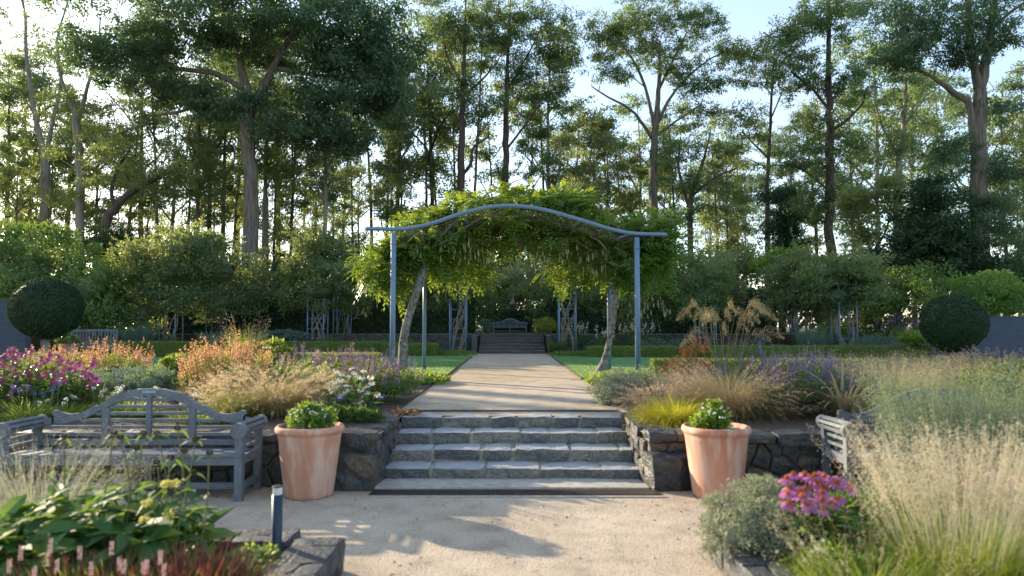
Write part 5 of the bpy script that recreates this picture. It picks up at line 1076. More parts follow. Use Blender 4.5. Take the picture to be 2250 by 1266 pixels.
def spikes(t, pts, dirs, L, w, mat, k=26, name='flower_spikes', petal=0.018, lo=0.0, stem='stalk', sl=0.15):
    """upright spikes of small florets"""
    n = len(pts); hd = MB(); L = np.broadcast_to(np.asarray(L, float), (n,)); st = MB()
    for i in range(n): tube(st, [pts[i] - dirs[i] * sl, pts[i] + dirs[i] * L[i]], [0.003, 0.0015], 3, cap=False)
    for j in range(k):
        f = rng.random(n); p = pts + dirs * (L * f)[:, None]; a = runit(n); a = nrm(a - dirs * np.sum(a * dirs, 1, keepdims=True)); leaves(hd, p + a * (w * (1.1 - 0.8 * f))[:, None] * 0.4, nrm(a + dirs * 0.5), petal * (1.15 - 0.6 * f) * U(0.7, 1.3, n), petal * 0.6)
    st.obj('flower_stems', stem, t, stuff=True); return hd.obj(name, mat, t, stuff=True)
# --- coneflowers: each flower head is a part
def head_mesh(name, petal, conem, r=0.042, n=14, droop=0.45):
    mb = MB(); a = np.arange(n) / n * 6.283 + U(-.06, .06, n); d = np.stack([np.cos(a), np.sin(a), -droop * U(0.6, 1.3, n)], -1)
    bigleaves(mb, d * 0.010, nrm(d), r * U(0.9, 1.1, n), r * 0.36, m=0, n=np.tile((0, 0, 1.0), (n, 1)), droop=0.25, fold=-0.05)
    c = MB; q, o = mound_pts(110, (0, 0, 0.003), (0.0135, 0.0135, 0.015), 0.03, amp=0.02, zmin=-0.1)
    leaves(mb, q, nrm(o + 0.2 * runit(len(q))), 0.008, 0.004, m=1); lathe(mb, [(0.013, 0.0), (0.012, 0.010), (0.006, 0.015), (0, 0.017)], 10, m=1)
    return mb.mesh(name, [petal, conem])
PINK = [head_mesh('flower_head', 'pink_petal', 'cone', r, 13, dr) for r, dr in ((0.047, 0.1), (0.043, 0.4), (0.045, 0.25))]
MAGENTA = [head_mesh('flower_head', 'magenta_petal', 'cone', r, 13, dr) for r, dr in ((0.044, 0.3), (0.04, 0.6), (0.042, 0.45))]
WHITE = [head_mesh('flower_head', 'white_petal', 'cone_gold', r, 13, dr) for r, dr in ((0.044, 0.3), (0.04, 0.7), (0.042, 0.5))]
def coneflowers(label, px, Y, z, rx, ry, h, nf, heads, leaf, sc=1.0, pts=None, hvar=0.25, loc=None, name='coneflower_clump'):
    b0 = base_at(px, Y, z) if loc is None else np.array(loc); t = thing(name, label, 'flowers', b0)
    mb = MB(); st = MB(); P_ = []
    if pts is None:
        q, a, r = disc(nf, rx, ry); q[:, 2] = h * (1 - hvar * rng.random(nf) - 0.25 * r ** 2)
    else: q = np.array([P(x, y, yy) - b0 for x, y, yy in pts])
    for e in q:
        f = e * np.array((0.55, 0.55, 0)) ; pth = curve([f, f * 0.5 + e * 0.5, e - (0, 0, 0.004)], 6); tube(st, pth, 0.0035 * sc, 4, cap=False)
        k = 5; g = rng.random(k) * 0.75; pp = f + (e - f) * g[:, None]; dd = nrm(runit(k) * (1, 1, 0.3) + (0, 0, 0.35)); bigleaves(mb, pp, dd, U(0.08, 0.14, k) * sc, U(0.03, 0.045, k) * sc, droop=0.3)
        o = ob('flower_head', random.choice(heads), t, loc=e, rz=U(0, 6.28)); o.rotation_euler = (U(0.0, .75), U(-.35, .35), 0); o.scale = (sc * U(0.85, 1.15),) * 3
    n = int(260 * max(1, rx * ry * 8)); b, a, r = disc(n, rx * 1.05, ry * 1.05); b[:, 2] = h * 0.72 * rng.random(n) * (1.1 - 0.5 * r); bigleaves(mb, b, nrm(runit(n) * (1, 1, 0.4) + (0, 0, 0.3)), U(0.08, 0.15, n) * sc, U(0.03, 0.05, n) * sc, droop=0.3)
    mb.obj('foliage', leaf, t, stuff=True); st.obj('stem', 'stalk', t, stuff=True); return t

# left upper bed ------------------------------------------------------
def salvia(label, px, Y, blobs, nsp, leaf, fm, h_sp, seedy=0.0, z=UP, L=0.045, cat='plant', fan=0.25, name='salvia_clump', petal=0.018):
    t = mass(name, label, px, Y, z, blobs, leaf, L, L * 0.45, cat)
    pts = []; 
    for x, y, zz, rx, ry, rz, n in blobs:
        q, o = mound_pts(max(3, int(nsp * rx * ry)), (x, y, zz), (rx, ry, rz), 0.1, zmin=0.15); pts += [(a, b) for a, b in zip(q, o)]
    p = np.array([a for a, b in pts]); d = nrm(np.array([b for a, b in pts]) * fan + (0, 0, 1) + 0.12 * runit(len(p)))
    m = rng.random(len(p)) < seedy
    if (~m).any(): spikes(t, p[~m], d[~m], h_sp * U(0.6, 1.3, (~m).sum()), 0.016, fm, petal=petal)
    if m.any(): spikes(t, p[m], d[m], h_sp * U(0.6, 1.3, m.sum()), 0.014, 'mauve_seed', name='faded_spikes', petal=petal)
    return t
salvia('purple salvia clump by the path with many faded mauve spikes', 800, 11.2, [(-0.55, 0.35, 0.32, 0.55, 0.6, 0.38, 2600), (0.1, 0.0, 0.30, 0.55, 0.6, 0.36, 2600), (0.55, -0.5, 0.26, 0.45, 0.5, 0.32, 2200), (0.15, -0.9, 0.24, 0.4, 0.4, 0.30, 1800), (-1.1, 0.7, 0.34, 0.5, 0.5, 0.42, 1500), (-0.2, 0.5, 0.34, 0.5, 0.5, 0.36, 1500)], 420, 'herb_dark', 'purple_flower', 0.20, 0.4, petal=0.022)
wp = [(738, 812, 9.25), (752, 820, 9.2), (772, 808, 9.3), (780, 816, 9.25), (800, 812, 9.3), (735, 836, 9.1), (748, 832, 9.15), (727, 850, 9.05), (742, 846, 9.1), (762, 844, 9.1), (796, 828, 9.2), (814, 826, 9.25), (815, 838, 9.2), (730, 858, 9.0), (805, 848, 9.15), (793, 854, 9.1), (803, 862, 9.1), (792, 870, 9.0), (828, 864, 9.15), (782, 882, 8.9), (790, 880, 8.9), (796, 887, 8.9), (765, 824, 9.2), (786, 824, 9.3), (758, 858, 9.0), (744, 866, 8.95)]
coneflowers('white coneflowers with golden cones between the tan grass and the salvia', 770, 9.1, UP, 0.33, 0.3, 0.62, 0, WHITE, 'herb_dark', 1.2, wp)
grass('fountain_grass', 'big tan fountain grass mound behind the left pot, sunlit', 606, 9.25, UP, 0.55, 0.55, 3000, 0.84, 0.005, 0.7, 1.5, 'tangrass', nh=560, hL=0.9, hlean=0.75, hcurl=1.1, plume='brush', hs=0.028, hmat='plume', dens=30)
grass('fountain_grass', 'smaller yellow-green fountain grass left of the big tan mound', 530, 9.0, UP, 0.4, 0.4, 1500, 0.66, 0.005, 0.7, 1.4, 'greengrass', nh=120, hL=0.72, hlean=0.7, hcurl=1.0, plume='brush', hs=0.028, hmat='plume', dens=26)
def agastache(label, px, Y, w, d, h, n):
    t = mass('hyssop_clump', label, px, Y, UP, [(0, 0, h * 0.36, w, d, h * 0.42, int(3800 * w)), (-w * .5, 0, h * .3, w * .6, d * .8, h * .34, int(1200 * w)), (w * .5, 0, h * .3, w * .6, d * .8, h * .34, int(1200 * w))], 'herb', 0.04, 0.018, 'flowers')
    b, a, r = disc(n, w, d); b[:, 2] = h * (0.25 + 0.55 * rng.random(n) - 0.2 * r ** 2); dr = nrm(np.stack([np.cos(a) * r * .35, np.sin(a) * r * .35, np.ones(n)], -1) + 0.1 * runit(n))
    spikes(t, b, dr, U(0.16, 0.36, n), 0.024, 'orange_flower', k=30, petal=0.027); return t
agastache('orange hyssop clump standing tallest, behind the long bench', 497, 10.5, 0.62, 0.55, 1.08, 320)
agastache('orange hyssop clump in the middle of the left bed', 262, 12.4, 0.55, 0.5, 0.98, 200)
agastache('pale orange hyssop at the back of the left bed near the clipped ball', 130, 13.2, 0.75, 0.5, 0.82, 170)
coneflowers('large drift of magenta coneflowers at the left edge', 40, 9.6, UP, 1.05, 0.8, 0.95, 120, MAGENTA, 'herb_dark', 1.25, hvar=0.5)
coneflowers('small group of magenta coneflowers beside the grey-green mat', 160, 9.3, UP, 0.35, 0.3, 0.72, 26, MAGENTA, 'herb_dark', 1.1)
mass('artemisia_mat', 'soft grey-green mat of foliage behind the bench crest', 285, 10.6, UP, [(-0.5, 0, 0.28, 0.6, 0.5, 0.28, 2800), (0.3, 0, 0.30, 0.65, 0.5, 0.30, 3000)], 'greygreen', 0.05, 0.014)
mass('golden_shrub', 'yellow-green leafy plant between the two tall orange clumps', 378, 11.3, UP, [(0, 0, 0.32, 0.36, 0.36, 0.32, 1300), (0.1, 0, 0.55, 0.24, 0.24, 0.16, 450)], 'yellow_leaf', 0.07, 0.04)
def strap(label, px, Y, rx, ry, n, h, fm, nf, z=UP, Wd=0.014):
    t = grass('lily_clump', label, px, Y, z, rx, ry, n, h, Wd, 0.7, 1.3, 'greengrass', cat='plant')
    mb = MB(); st = MB(); b, a, r = disc(nf, rx * .7, ry * .7)
    for q in b:
        e = q * 1.1 + (0, 0, h * U(0.75, 1.15)); tube(st, [q * .6, (q + e) / 2, e], 0.004, 4, cap=False); k = 22; dd = nrm(runit(k) + (0, 0, 0.4)); leaves(mb, e + dd * 0.012, dd, 0.022, 0.010)
    mb.obj('blossom', fm, t, stuff=True); st.obj('stem', 'stalk', t, stuff=True); return t
strap('white-flowered strap-leaved clump right behind the bench crest', 285, 9.0, 0.75, 0.5, 900, 0.36, 'white_petal', 24)
strap('white-flowered strap-leaved clump left of the bench crest', 150, 8.9, 0.7, 0.5, 700, 0.32, 'white_petal', 10)
strap('strap-leaved clump with blue heads at the left edge of the bench', 70, 8.6, 0.5, 0.35, 400, 0.42, 'blue_flower', 9)
strap('strap-leaved clump with blue heads behind the grey-green mat', 228, 9.7, 0.4, 0.3, 200, 0.5, 'blue_flower', 7)
strap('low green strap-leaved plant behind the right arm of the long bench', 455, 8.5, 0.7, 0.35, 500, 0.32, 'white_petal', 4)
grass('reed_grass', 'upright feather grass tuft rising behind the orange clump', 542, 14.6, UP, 0.25, 0.25, 600, 1.15, 0.008, 0.22, 0.3, 'greengrass', nh=60, hL=1.45, hlean=0.24, hcurl=0.25, plume='open', hs=0.03, hmat='plume', dens=26)
mass('angelica', 'lanky yellow-green seedling right of the reed grass', 610, 13.2, UP, [(0, 0, 0.62, 0.28, 0.25, 0.2, 260), (-0.05, 0, 0.85, 0.18, 0.15, 0.1, 110)], 'yellow_leaf', 0.11, 0.05, corek=0)
mass('low_herb', 'bright green leafy plant at the wall edge under the white coneflowers', 735, 8.45, UP, [(0, 0, 0.08, 0.25, 0.2, 0.12, 500), (0.35, 0.05, 0.08, 0.2, 0.18, 0.10, 400)], 'herb_dark', 0.07, 0.035)
mass('coral_leaf_plant', 'orange-leaved low plant at the corner of the left bed by the steps', 895, 9.35, UP, [(0, 0, 0.04, 0.2, 0.13, 0.06, 130)], 'orange_leaf', 0.045, 0.035, corek=0.4)
mass('low_herb', 'dark green filler plant between tan grass and salvia', 690, 10.4, UP, [(0, 0, 0.3, 0.5, 0.5, 0.34, 1400), (-0.7, 0.3, 0.28, 0.5, 0.5, 0.32, 1100)], 'herb_dark', 0.06, 0.028)
mass('low_herb', 'green filler foliage along the back of the left bed', 430, 13.8, UP, [(0, 0, 0.25, 0.8, 0.5, 0.3, 1400), (-1.6, 0, 0.25, 0.8, 0.5, 0.3, 1200), (1.5, 0, 0.25, 0.8, 0.5, 0.3, 1200), (-3.4, 0, 0.25, 0.9, 0.5, 0.3, 1200)], 'herb', 0.07, 0.03)
mass('low_herb', 'green filler foliage at the far left of the left bed', 60, 11.6, UP, [(0, 0, 0.25, 1.0, 0.6, 0.32, 1500), (1.6, 0.2, 0.22, 0.8, 0.5, 0.28, 1200), (-1.5, 0, 0.3, 0.9, 0.6, 0.35, 900)], 'herb_dark', 0.07, 0.03)

# right upper bed -----------------------------------------------------
mass('silver_shrub', 'silver-leaved shrub spilling onto the path right of the top step', 1348, 10.6, UP, [(0, 0, 0.24, 0.36, 0.36, 0.28, 2600), (0.25, 0.35, 0.28, 0.34, 0.34, 0.30, 2000), (-0.18, -0.2, 0.16, 0.25, 0.25, 0.2, 1200)], 'silver', 0.035, 0.014, 'shrub', clump=0.25)
grass('fountain_grass', 'rosy tan fountain grass tumbling over the wall end right of the steps', 1442, 9.3, UP, 0.32, 0.36, 1100, 0.5, 0.005, 0.8, 1.6, 'tangrass', nh=230, hL=0.56, hlean=0.8, hcurl=1.2, plume='brush', hs=0.028, hmat='pink_plume', dens=28)
grass('golden_sedge', 'bright yellow sedge tuft behind the right pot', 1484, 8.45, UP, 0.40, 0.36, 1900, 0.56, 0.007, 0.75, 1.7, 'yellowgrass')
grass('fountain_grass', 'big tan fountain grass mound above the right pot', 1605, 9.1, UP, 0.6, 0.6, 3600, 0.88, 0.005, 0.7, 1.5, 'tangrass', nh=420, hL=0.86, hlean=0.7, hcurl=1.2, plume='brush', hs=0.028, hmat='pink_plume', dens=26)
grass('fountain_grass', 'olive fountain grass behind the yellow sedge', 1490, 10.6, UP, 0.5, 0.45, 1300, 0.55, 0.005, 0.6, 1.2, 'olivegrass', nh=160, hL=0.68, hlean=0.6, hcurl=0.8, plume='open', hs=0.025, hmat='plume', dens=26)
t = mass('smoke_bush', 'wispy red-orange shrub in front of the right clipped hedge', 1515, 13.2, UP, [(0, 0, 0.42, 0.4, 0.35, 0.4, 420), (-0.25, 0, 0.35, 0.3, 0.3, 0.3, 260), (0.1, 0, 0.8, 0.3, 0.3, 0.2, 160)], 'orangered', 0.05, 0.028, 'shrub', corek=0, clump=0.2)
b0 = base_at(1580, 12.2, UP); t = thing('golden_oat_grass', 'tall arching golden oat grass against the dark roses', 'grass', b0)
mb = MB(); n = 900; b, a, r = disc(n, 0.22, 0.2); blades(mb, b, a + rng.normal(size=n) * .5, U(0.5, 0.85, n), 0.005, 0.6 * (0.3 + r), U(0.6, 1.5, n), 5); mb.obj('leaf_blades', 'olivegrass', t, stuff=True)
tips = [(1490, 690), (1512, 672), (1530, 690), (1548, 700), (1560, 692), (1575, 700), (1600, 690), (1610, 672), (1632, 690), (1650, 700), (1672, 672), (1690, 680), (1705, 690), (1640, 715), (1720, 730), (1520, 730), (1500, 745), (1590, 720), (1690, 735), (1665, 695), (1678, 668), (1545, 690)]
cu = MB(); hd = MB()
for px, py in tips:
    e = P(px, py, 12.2 + U(-.3, .3)) - b0; s = np.array((U(-.1, .22), U(-.1, .1), 0)); top = e * np.array((0.75, 1, 1.0)) + (0, 0, 0.10); e2 = e + np.array((np.sign(e[0] + .01) * 0.05, 0, -0.10))
    pth = curve([s, s * 0.55 + top * 0.45 + (0, 0, 0.06), top, e2], 26); tube(cu, pth, np.linspace(0.006, 0.002, 26), 4, cap=False)
    k = 260; f = 0.62 + 0.38 * rng.random(k); q = pth[np.minimum((f * 25).astype(int), 25)]; sp = 0.09 * np.sin(PI * np.clip((f - .6) / .4, .1, .9)); q = q + runit(k) * (sp * rng.random(k))[:, None] - np.stack([np.zeros(k), np.zeros(k), sp * rng.random(k) * 1.6], -1)
    leaves(hd, q, nrm(runit(k) * .6 + (0, 0, -1)), U(0.02, 0.04, k), 0.006)
cu.obj('culms', 'tangrass', t, smooth=True, stuff=True); hd.obj('seed_heads', 'oat', t, stuff=True)
salvia('violet salvia drift right of the tan grass, its lower half lush green', 1715, 9.6, [(-0.35, 0.2, 0.36, 0.5, 0.5, 0.4, 2600), (0.3, 0.1, 0.34, 0.5, 0.5, 0.38, 2600), (0.0, -0.6, 0.28, 0.55, 0.4, 0.3, 2400), (0.6, -0.6, 0.24, 0.4, 0.35, 0.26, 1600), (-0.5, -0.75, 0.22, 0.35, 0.3, 0.26, 1200), (0.9, 0.4, 0.3, 0.45, 0.45, 0.34, 1500)], 520, 'herb_dark', 'violet_flower', 0.26, petal=0.02)
salvia('violet salvia at the back of the right bed before the hedge', 1660, 12.6, [(0, 0, 0.28, 0.7, 0.5, 0.3, 1800), (0.9, 0, 0.28, 0.6, 0.5, 0.3, 1500)], 110, 'herb_dark', 'violet_flower', 0.22)
grass('hair_grass', 'fine tan cloud of grass behind the sword-leaved plant', 1790, 12.4, UP, 0.8, 0.6, 1600, 0.6, 0.004, 0.5, 0.9, 'tangrass', nh=360, hL=0.82, hlean=0.6, hcurl=0.6, plume='open', hs=0.03, hmat='plume', dens=24)
grass('hair_grass', 'fine tan grass in front of the right clipped ball', 2010, 12.8, UP, 1.2, 0.6, 1500, 0.6, 0.004, 0.5, 0.8, 'olivegrass', nh=300, hL=0.85, hlean=0.5, hcurl=0.6, plume='open', hs=0.03, hmat='plume', dens=22)
grass('hair_grass', 'rosy arching grass under the right blue wall', 2190, 12.4, UP, 1.0, 0.6, 1600, 0.75, 0.004, 0.7, 1.0, 'tangrass', nh=340, hL=0.92, hlean=0.7, hcurl=0.9, plume='brush', hs=0.04, hmat='pink_plume', dens=22)
b0 = base_at(1850, 8.65, UP); t = thing('phormium', 'sword-leaved plant with arching bronze and cream leaves behind the right bench', 'plant', b0)
n = 70; mbs = MB(); b, a, r = disc(n, 0.12, 0.10)
blades(mbs, b, np.where(rng.random(n) < 0.6, a, U(0, 6.28, n)), U(0.6, 1.05, n), U(0.036, 0.055, n), U(0.15, 0.6, n), U(0.8, 2.3, n), 9, taper=0.9, tw=0.3); mbs.obj('sword_leaves', 'phormium_leaf', t, stuff=True)
grass('moor_grass', 'olive moor grass behind the sword-leaved plant in the right bed', 1960, 9.4, UP, 0.9, 0.7, 1700, 0.62, 0.005, 0.4, 0.6, 'olivegrass', nh=300, hL=0.8, hlean=0.4, hcurl=0.5, plume='open', hs=0.022, hmat='plume', dens=22)
grass('moor_grass', 'olive moor grass behind the tall blue-green grass in the right bed', 2150, 9.4, UP, 1.1, 0.8, 1700, 0.66, 0.005, 0.4, 0.6, 'olivegrass', nh=320, hL=0.82, hlean=0.4, hcurl=0.5, plume='open', hs=0.022, hmat='plume', dens=22)
grass('moor_grass', 'tan moor grass running up to the right clipped hedge', 1930, 11.2, UP, 1.3, 0.7, 1600, 0.6, 0.005, 0.4, 0.7, 'tangrass', nh=280, hL=0.78, hlean=0.45, hcurl=0.5, plume='open', hs=0.024, hmat='plume', dens=20)
mass('low_herb', 'green filler foliage along the back of the right bed', 1740, 14.6, UP, [(-2.2, 0, 0.2, 0.8, 0.5, 0.26, 1000), (0, 0, 0.25, 1, 0.5, 0.3, 1200), (2.2, 0, 0.25, 1, 0.5, 0.3, 1200), (4.4, 0, 0.15, 1, 0.5, 0.2, 900)], 'greygreen', 0.07, 0.02)
salvia('blue-flowered plant glimpsed through the tall grass at the right edge', 2200, 8.7, [(0, 0, 0.4, 0.6, 0.4, 0.4, 1400)], 60, 'herb_dark', 'violet_flower', 0.2)

# ground cover by the pergola
def cover(label, blobs, leaf, fm=None):
    c0 = np.mean([b[:2] for b in blobs], 0); t = thing('ground_cover', label, 'plant', (c0[0], c0[1], UP)); mb = MB()
    for x, y, rx, ry, h, n in blobs:
        q, a, r = disc(n, rx, ry); q[:, 2] = h * rng.random(n) * (1 - 0.6 * r ** 2); q += np.array((x - c0[0], y - c0[1], 0.02)); leaves(mb, q, nrm(runit(n) * (1, 1, .6) + (0, 0, 0.9)), U(0.06, 0.12, n), 0.035)
    mb.obj('foliage', leaf, t, stuff=True)
    if fm:
        fl = MB(); k = 40; x, y, rx, ry, h, n = blobs[0]; q, a, r = disc(k, rx, ry); q += np.array((x - c0[0], y - c0[1], h * 0.9)); 
        for j in range(5): leaves(fl, q + (0, 0, 0.012) * np.array(j), nrm(runit(k) + (0, 0, 1.)), 0.022, 0.012)
        fl.obj('blossom', fm, t, stuff=True)
cover('green ground cover at the foot of the left wisteria trunk', [(-2.05, 14.5, 0.75, 0.75, 0.2, 2400), (-2.4, 15.6, 0.7, 0.7, 0.18, 1400), (-3.2, 14.6, 0.7, 0.6, 0.2, 1200)], 'bright_leaf', 'pale_pink')
cover('green ground cover at the foot of the right wisteria trunk', [(2.15, 14.4, 0.6, 0.65, 0.2, 2000), (2.5, 15.5, 0.65, 0.6, 0.18, 1400)], 'bright_leaf', 'pale_pink')
cover('green ground cover at the foot of the pillar left of the distant steps', [(-2.2, 28.0, 0.8, 0.6, 0.22, 900), (-3.2, 28.2, 0.9, 0.5, 0.22, 800)], 'herb')
cover('green ground cover at the foot of the pillar right of the distant steps', [(2.3, 27.2, 0.9, 0.5, 0.22, 900), (3.2, 27.5, 0.8, 0.5, 0.22, 800)], 'herb')

# border beneath the roses
def tuft(label, px, Y, w, h, leaf, n=500, name='blue_grass', z=UP): return grass(name, label, px, Y, z, w, w, n, h, 0.012, 0.35, 0.4, leaf)
tuft('tall blue-green tuft left of the leftmost trellis pillar', 312, 29.0, 0.6, 1.45, 'bluegreen', 700)
tuft('small blue-green tuft between the two leftmost pillars', 462, 29.0, 0.4, 1.15, 'bluegreen', 400)
tuft('dark blue-green tuft left of the rightmost trellis pillar', 1782, 26.8, 0.7, 1.35, 'bluegreen', 700)
tuft('loose grey-green tuft right of the rightmost trellis pillar', 1905, 26.4, 0.7, 1.0, 'bluegreen', 500)
tuft('dark strappy tuft at the right side of the distant steps', 1222, 29.4, 0.5, 0.7, 'herb_dark', 500, 'lily_clump')
def wands(label, px, Y, w, n, h, fm, leaf, name, z=UP):
    t = mass(name, label, px, Y, z, [(0, 0, h * .35, w, 0.5, h * .38, 900)], leaf, 0.1, 0.04, 'flowers'); b, a, r = disc(n, w, 0.4); b[:, 2] = h * U(0.6, 0.9, n)
    spikes(t, b, nrm(runit(n) * .12 + (0, 0, 1)), U(0.2, 0.35, n), 0.03, fm, k=12, petal=0.055); return t
wands('white wand flowers behind the right lawn hedge, nearest the steps', 1270, 30.5, 0.7, 26, 1.35, 'white_petal', 'herb_dark', 'wand_flowers')
wands('white wand flowers seen past the right pergola posts', 1400, 30.0, 1.1, 38, 1.35, 'white_petal', 'herb_dark', 'wand_flowers')
wands('white wand flowers low at the left side of the right pergola trunk', 1325, 29.2, 0.5, 14, 1.2, 'white_petal', 'herb_dark', 'wand_flowers')
wands('red flower spikes right of the rightmost trellis pillar', 1905, 33.0, 1.0, 50, 1.75, 'red_flower', 'herb', 'red_salvia')
wands('dark red and blue flower spikes left of the right clipped ball', 1960, 30.5, 1.0, 40, 1.6, 'violet_flower', 'herb', 'blue_salvia')
wands('pale pink flower spikes touching the right clipped ball', 2015, 32.5, 0.7, 50, 1.65, 'pale_pink', 'herb', 'pink_spikes')
mass('low_herb', 'dark leafy plants along the foot of the left rose pillars', 560, 29.6, UP, [(-3.5, 0, 0.3, 1.5, 0.6, 0.4, 900), (0, 0, 0.3, 1.5, 0.6, 0.4, 900), (3.5, 0, 0.3, 1.5, 0.6, 0.4, 900), (6.3, 0, 0.3, 1.2, 0.6, 0.35, 700)], 'herb_dark', 0.12, 0.05)
mass('low_herb', 'dark leafy plants along the foot of the right rose pillars', 1650, 29.2, UP, [(-3.5, 0, 0.3, 1.5, 0.6, 0.4, 900), (0, 0, 0.3, 1.5, 0.6, 0.4, 900), (3.5, 0, 0.35, 1.5, 0.6, 0.45, 900), (6.0, 0, 0.4, 1.5, 0.6, 0.5, 900)], 'bluegreen', 0.12, 0.05)

# near right bed ------------------------------------------------------
ZB = 0.16
mass('silver_shrub', 'large silver-leaved shrub spilling over the near right edging', 1632, 5.08, ZB - 0.02, [(0, 0, 0.22, 0.36, 0.34, 0.28, 4600), (0.2, 0.12, 0.27, 0.24, 0.26, 0.22, 2400), (-0.16, -0.2, 0.14, 0.24, 0.24, 0.2, 2400), (0.15, -0.3, 0.12, 0.25, 0.2, 0.18, 1800)], 'silver', 0.032, 0.011, 'shrub', clump=0.2)
pp = [(1728, 1052, 4.9), (1743, 1042, 5.0), (1768, 1042, 5.0), (1790, 1045, 5.0), (1783, 1050, 4.9), (1810, 1046, 5.0), (1736, 1072, 4.85), (1768, 1075, 4.8), (1755, 1082, 4.8), (1810, 1073, 4.9), (1838, 1058, 4.95), (1868, 1068, 4.9), (1730, 1085, 4.75), (1762, 1092, 4.7), (1806, 1083, 4.8), (1805, 1098, 4.7), (1775, 1108, 4.65), (1840, 1096, 4.8), (1828, 1107, 4.75), (1808, 1118, 4.6), (1733, 1106, 4.7), (1822, 1057, 5.0), (1795, 1062, 4.9)]
coneflowers('pink coneflowers with orange cones between the silver shrub and the blond grass', 1795, 4.75, ZB, 0.26, 0.24, 0.5, 0, PINK, 'herb', 1.3, pp)
grass('hair_grass', 'large blond feathery grass filling the near right corner', 2105, 4.35, ZB, 0.85, 0.65, 4200, 0.5, 0.004, 0.6, 0.8, 'greengrass', nh=430, hL=0.98, hlean=0.36, hcurl=0.26, plume='open', hs=0.018, hmat='blond', dens=68, culm='blond', hw=0.0028)
grass('hair_grass', 'green fringe of grass at the foot of the blond grass', 1890, 4.1, ZB, 0.7, 0.5, 1500, 0.34, 0.004, 0.7, 0.9, 'greengrass', nh=60, hL=0.55, hlean=0.6, hcurl=0.4, hs=0.014, hmat='blond', dens=30)
t = coneflowers('a few pink coneflowers behind the blond grass at the right edge', 2215, 4.9, ZB, 0.35, 0.25, 0.62, 14, PINK, 'herb_dark', 1.0)
t = mass('scabious', 'low plant with small cream button flowers under the coneflowers', 1815, 4.35, ZB, [(0, 0, 0.08, 0.3, 0.22, 0.12, 900)], 'herb', 0.035, 0.012)
q, a, r = disc(22, 0.34, 0.24); q[:, 2] = U(0.12, 0.26, 22); mb = MB(); st = MB()
for e in q:
    tube(st, [e * (0.8, 0.8, 0), e], 0.0018, 3, cap=False); k = 26; d = runit(k); leaves(mb, e + d * 0.004, d, 0.012, 0.008)
mb.obj('button_flowers', 'ivory_plant', t, stuff=True); st.obj('flower_stems', 'stalk', t, stuff=True)
grass('switch_grass', 'tall blue-green grass in front of the right bench', 2090, 6.5, 0.05, 1.05, 0.5, 1600, 1.1, 0.006, 0.20, 0.25, 'bluegreen', nh=500, hL=1.34, hlean=0.28, hcurl=0.22, plume='open', hs=0.022, hmat='olivegrass', dens=34, culm='olivegrass')
grass('switch_grass', 'tall olive grass at the right edge beside the bench', 2260, 6.1, 0.05, 0.9, 0.6, 1300, 1.2, 0.006, 0.2, 0.25, 'bluegreen', nh=300, hL=1.36, hlean=0.3, hcurl=0.22, plume='open', hs=0.022, hmat='olivegrass', dens=30, culm='olivegrass')
mass('low_herb', 'leafy green plant at the back of the near right bed', 1960, 5.5, ZB, [(0, 0, 0.16, 0.5, 0.35, 0.24, 1500), (0.8, 0, 0.16, 0.5, 0.35, 0.24, 1500), (-0.45, -0.1, 0.12, 0.3, 0.3, 0.18, 700)], 'herb_dark', 0.06, 0.025)

# near left bed -------------------------------------------------------
b0 = base_at(225, 4.55, ZB); t = thing('phlomis', 'broad-leaved plant with brown whorled seed heads in the near left bed', 'plant', b0)
mb = MB(); n = 430; b, a, r = disc(n, 0.80, 0.45); b[:, 0] += -0.1; b[:, 2] = 0.04 + U(0.05, 0.46, n) * (1 - 0.5 * r); az = U(0, 6.28, n)
bigleaves(mb, b, nrm(np.stack([np.cos(az), np.sin(az) - 0.3, U(0.05, 0.9, n)], -1)), U(0.17, 0.30, n), U(0.085, 0.135, n), droop=0.4, fold=0.12); mb.obj('leaves', 'phlomis', t, stuff=True)
st = MB(); lf = MB()
stems_ = [(265, 960), (315, 952), (390, 940), (345, 950), (430, 965), (460, 995), (300, 985), (375, 1005), (405, 990), (140, 960), (345, 1015), (250, 950)]
for px, py in stems_:
    e = P(px, py, 4.55 + U(-.2, .25)) - b0; s = np.array((e[0] * 0.9 + U(-.06, .06), e[1] * 0.8, 0.02)); s[0] = e[0] * 0.9 + U(-.16, .16); tube(st, curve([s, (s + e) / 2 + rng.normal(size=3) * 0.03, e], 8), 0.0045, 5)
    k = random.choice((1, 2, 2))
    for j in range(k):
        whs = MB()
        w = e - (e - s) * j * 0.26; d = runit(90); d[:, 2] *= 0.55; leaves(whs, w + d * 0.010, nrm(d), U(0.012, 0.019, 90), 0.008); whs.obj('seed_whorl', 'brown_whorl', t)
        dd = nrm(np.stack([np.cos([0, 3.1]), np.sin([0.2, 3.3]), [0.1, 0.1]], -1) + 0.3 * runit(2)); bigleaves(lf, np.tile(w - (0, 0, 0.012), (2, 1)), dd, U(0.05, 0.085, 2), U(0.028, 0.04, 2), droop=0.9)
    for f in (0.25, 0.42, 0.6):
        w = s + (e - s) * f; dd = nrm(runit(2) * (1, 1, .2) + (0, 0, 0.2)); bigleaves(lf, np.tile(w, (2, 1)), dd, U(0.10, 0.16, 2), U(0.05, 0.07, 2), droop=0.5)
st.obj('flower_stems', 'stalk', t, smooth=True, stuff=True); lf.obj('stem_leaves', 'phlomis', t, stuff=True)
fl = MB()
for px, py in ((365, 1063), (385, 1062), (322, 1105), (318, 1142), (370, 1130)):
    e = P(px, py, 4.3) - b0; d = runit(60); d[:, 2] *= .6; leaves(fl, e + d * 0.012, nrm(d), 0.026, 0.014)
fl.obj('yellow_blossom', 'yellow_flower', t, stuff=True)
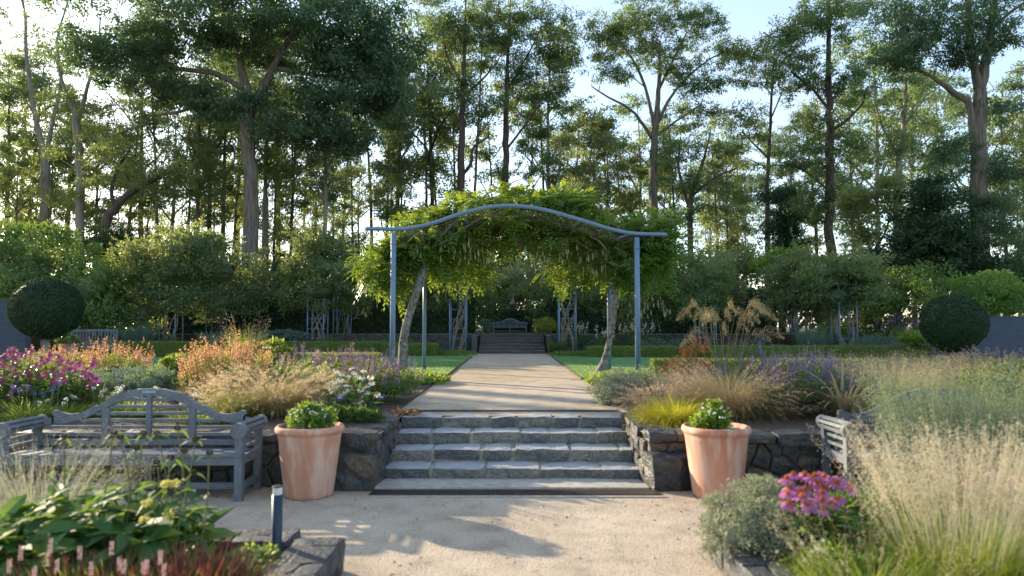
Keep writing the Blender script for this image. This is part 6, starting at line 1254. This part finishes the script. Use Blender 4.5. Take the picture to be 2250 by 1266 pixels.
grass('hair_grass', 'pale wispy grass haze in front of the left end of the bench', 95, 5.55, 0.0, 0.8, 0.5, 1200, 0.6, 0.004, 0.5, 0.8, 'olivegrass', nh=330, hL=0.98, hlean=0.55, hcurl=0.5, plume='open', hs=0.013, hmat='hazegrass', dens=42, culm='hazegrass')
grass('blood_grass', 'upright red-tipped blood grass along the bottom left', 330, 3.98, ZB, 1.5, 0.35, 600, 0.30, 0.009, 0.25, 0.35, 'redgrass')
grass('blood_grass', 'denser red-tipped blood grass beside the near stone edging', 450, 3.95, ZB, 0.42, 0.4, 420, 0.34, 0.009, 0.28, 0.3, 'redgrass')
grass('green_grass', 'green blades mixed through the red grass at the bottom left', 300, 3.9, ZB, 1.7, 0.4, 900, 0.27, 0.009, 0.35, 0.5, 'greengrass')
b0 = base_at(180, 3.72, ZB); t = thing('knotweed', 'pale pink knotweed spikes at the bottom left corner', 'flowers', b0)
st = MB(); n = 15; xs = np.array([20, 45, 75, 105, 110, 125, 175, 200, 245, 262, 272, 315, 322, 352, 360]); ys = np.array([1245, 1215, 1260, 1230, 1200, 1245, 1215, 1250, 1205, 1240, 1245, 1250, 1245, 1225, 1255])
for x, y in zip(xs, ys):
    e = P(x, y + 12, 3.72) - b0; tube(st, [np.array((e[0], e[1], 0)), e], 0.0025, 4, cap=False); hdm = MB(); k = 120; f = rng.random(k); aa = U(0, 6.28, k); q = e + np.stack([np.cos(aa) * .005, np.sin(aa) * .005, f * 0.075 - 0.01], -1)
    leaves(hdm, q, nrm(np.stack([np.cos(aa), np.sin(aa), np.full(k, .6)], -1)), 0.007, 0.005); hdm.obj('flower_spike', 'pale_pink', t)
st.obj('flower_stems', 'stalk_brown', t, stuff=True); mb = MB(); n = 130; b, a, r = disc(n, 0.75, 0.2); b[:, 2] = U(0.02, 0.12, n); bigleaves(mb, b, nrm(runit(n) * (1, 1, .4) + (0, 0, .4)), U(0.08, 0.13, n), U(0.03, 0.045, n)); mb.obj('foliage', 'herb', t, stuff=True)
b0 = base_at(556, 4.55, ZB); t = thing('cranesbill', 'bright green low leafy plant at the foot of the bollard', 'plant', b0)
mb = MB(); n = 420; b, a, r = disc(n, 0.20, 0.30); b[:, 2] = U(0.02, 0.13, n) * (1 - .5 * r ** 2); bigleaves(mb, b, nrm(runit(n) * (1, 1, .3) + (0, 0, .35)), U(0.035, 0.055, n), U(0.03, 0.045, n), droop=0.2); mb.obj('foliage', 'bright_leaf', t, stuff=True)
mass('low_herb', 'green filler foliage at the back of the near left bed', 120, 4.7, ZB, [(-0.5, 0, 0.12, 0.6, 0.3, 0.2, 900), (0.6, 0.1, 0.1, 0.5, 0.25, 0.15, 700)], 'herb', 0.06, 0.03)
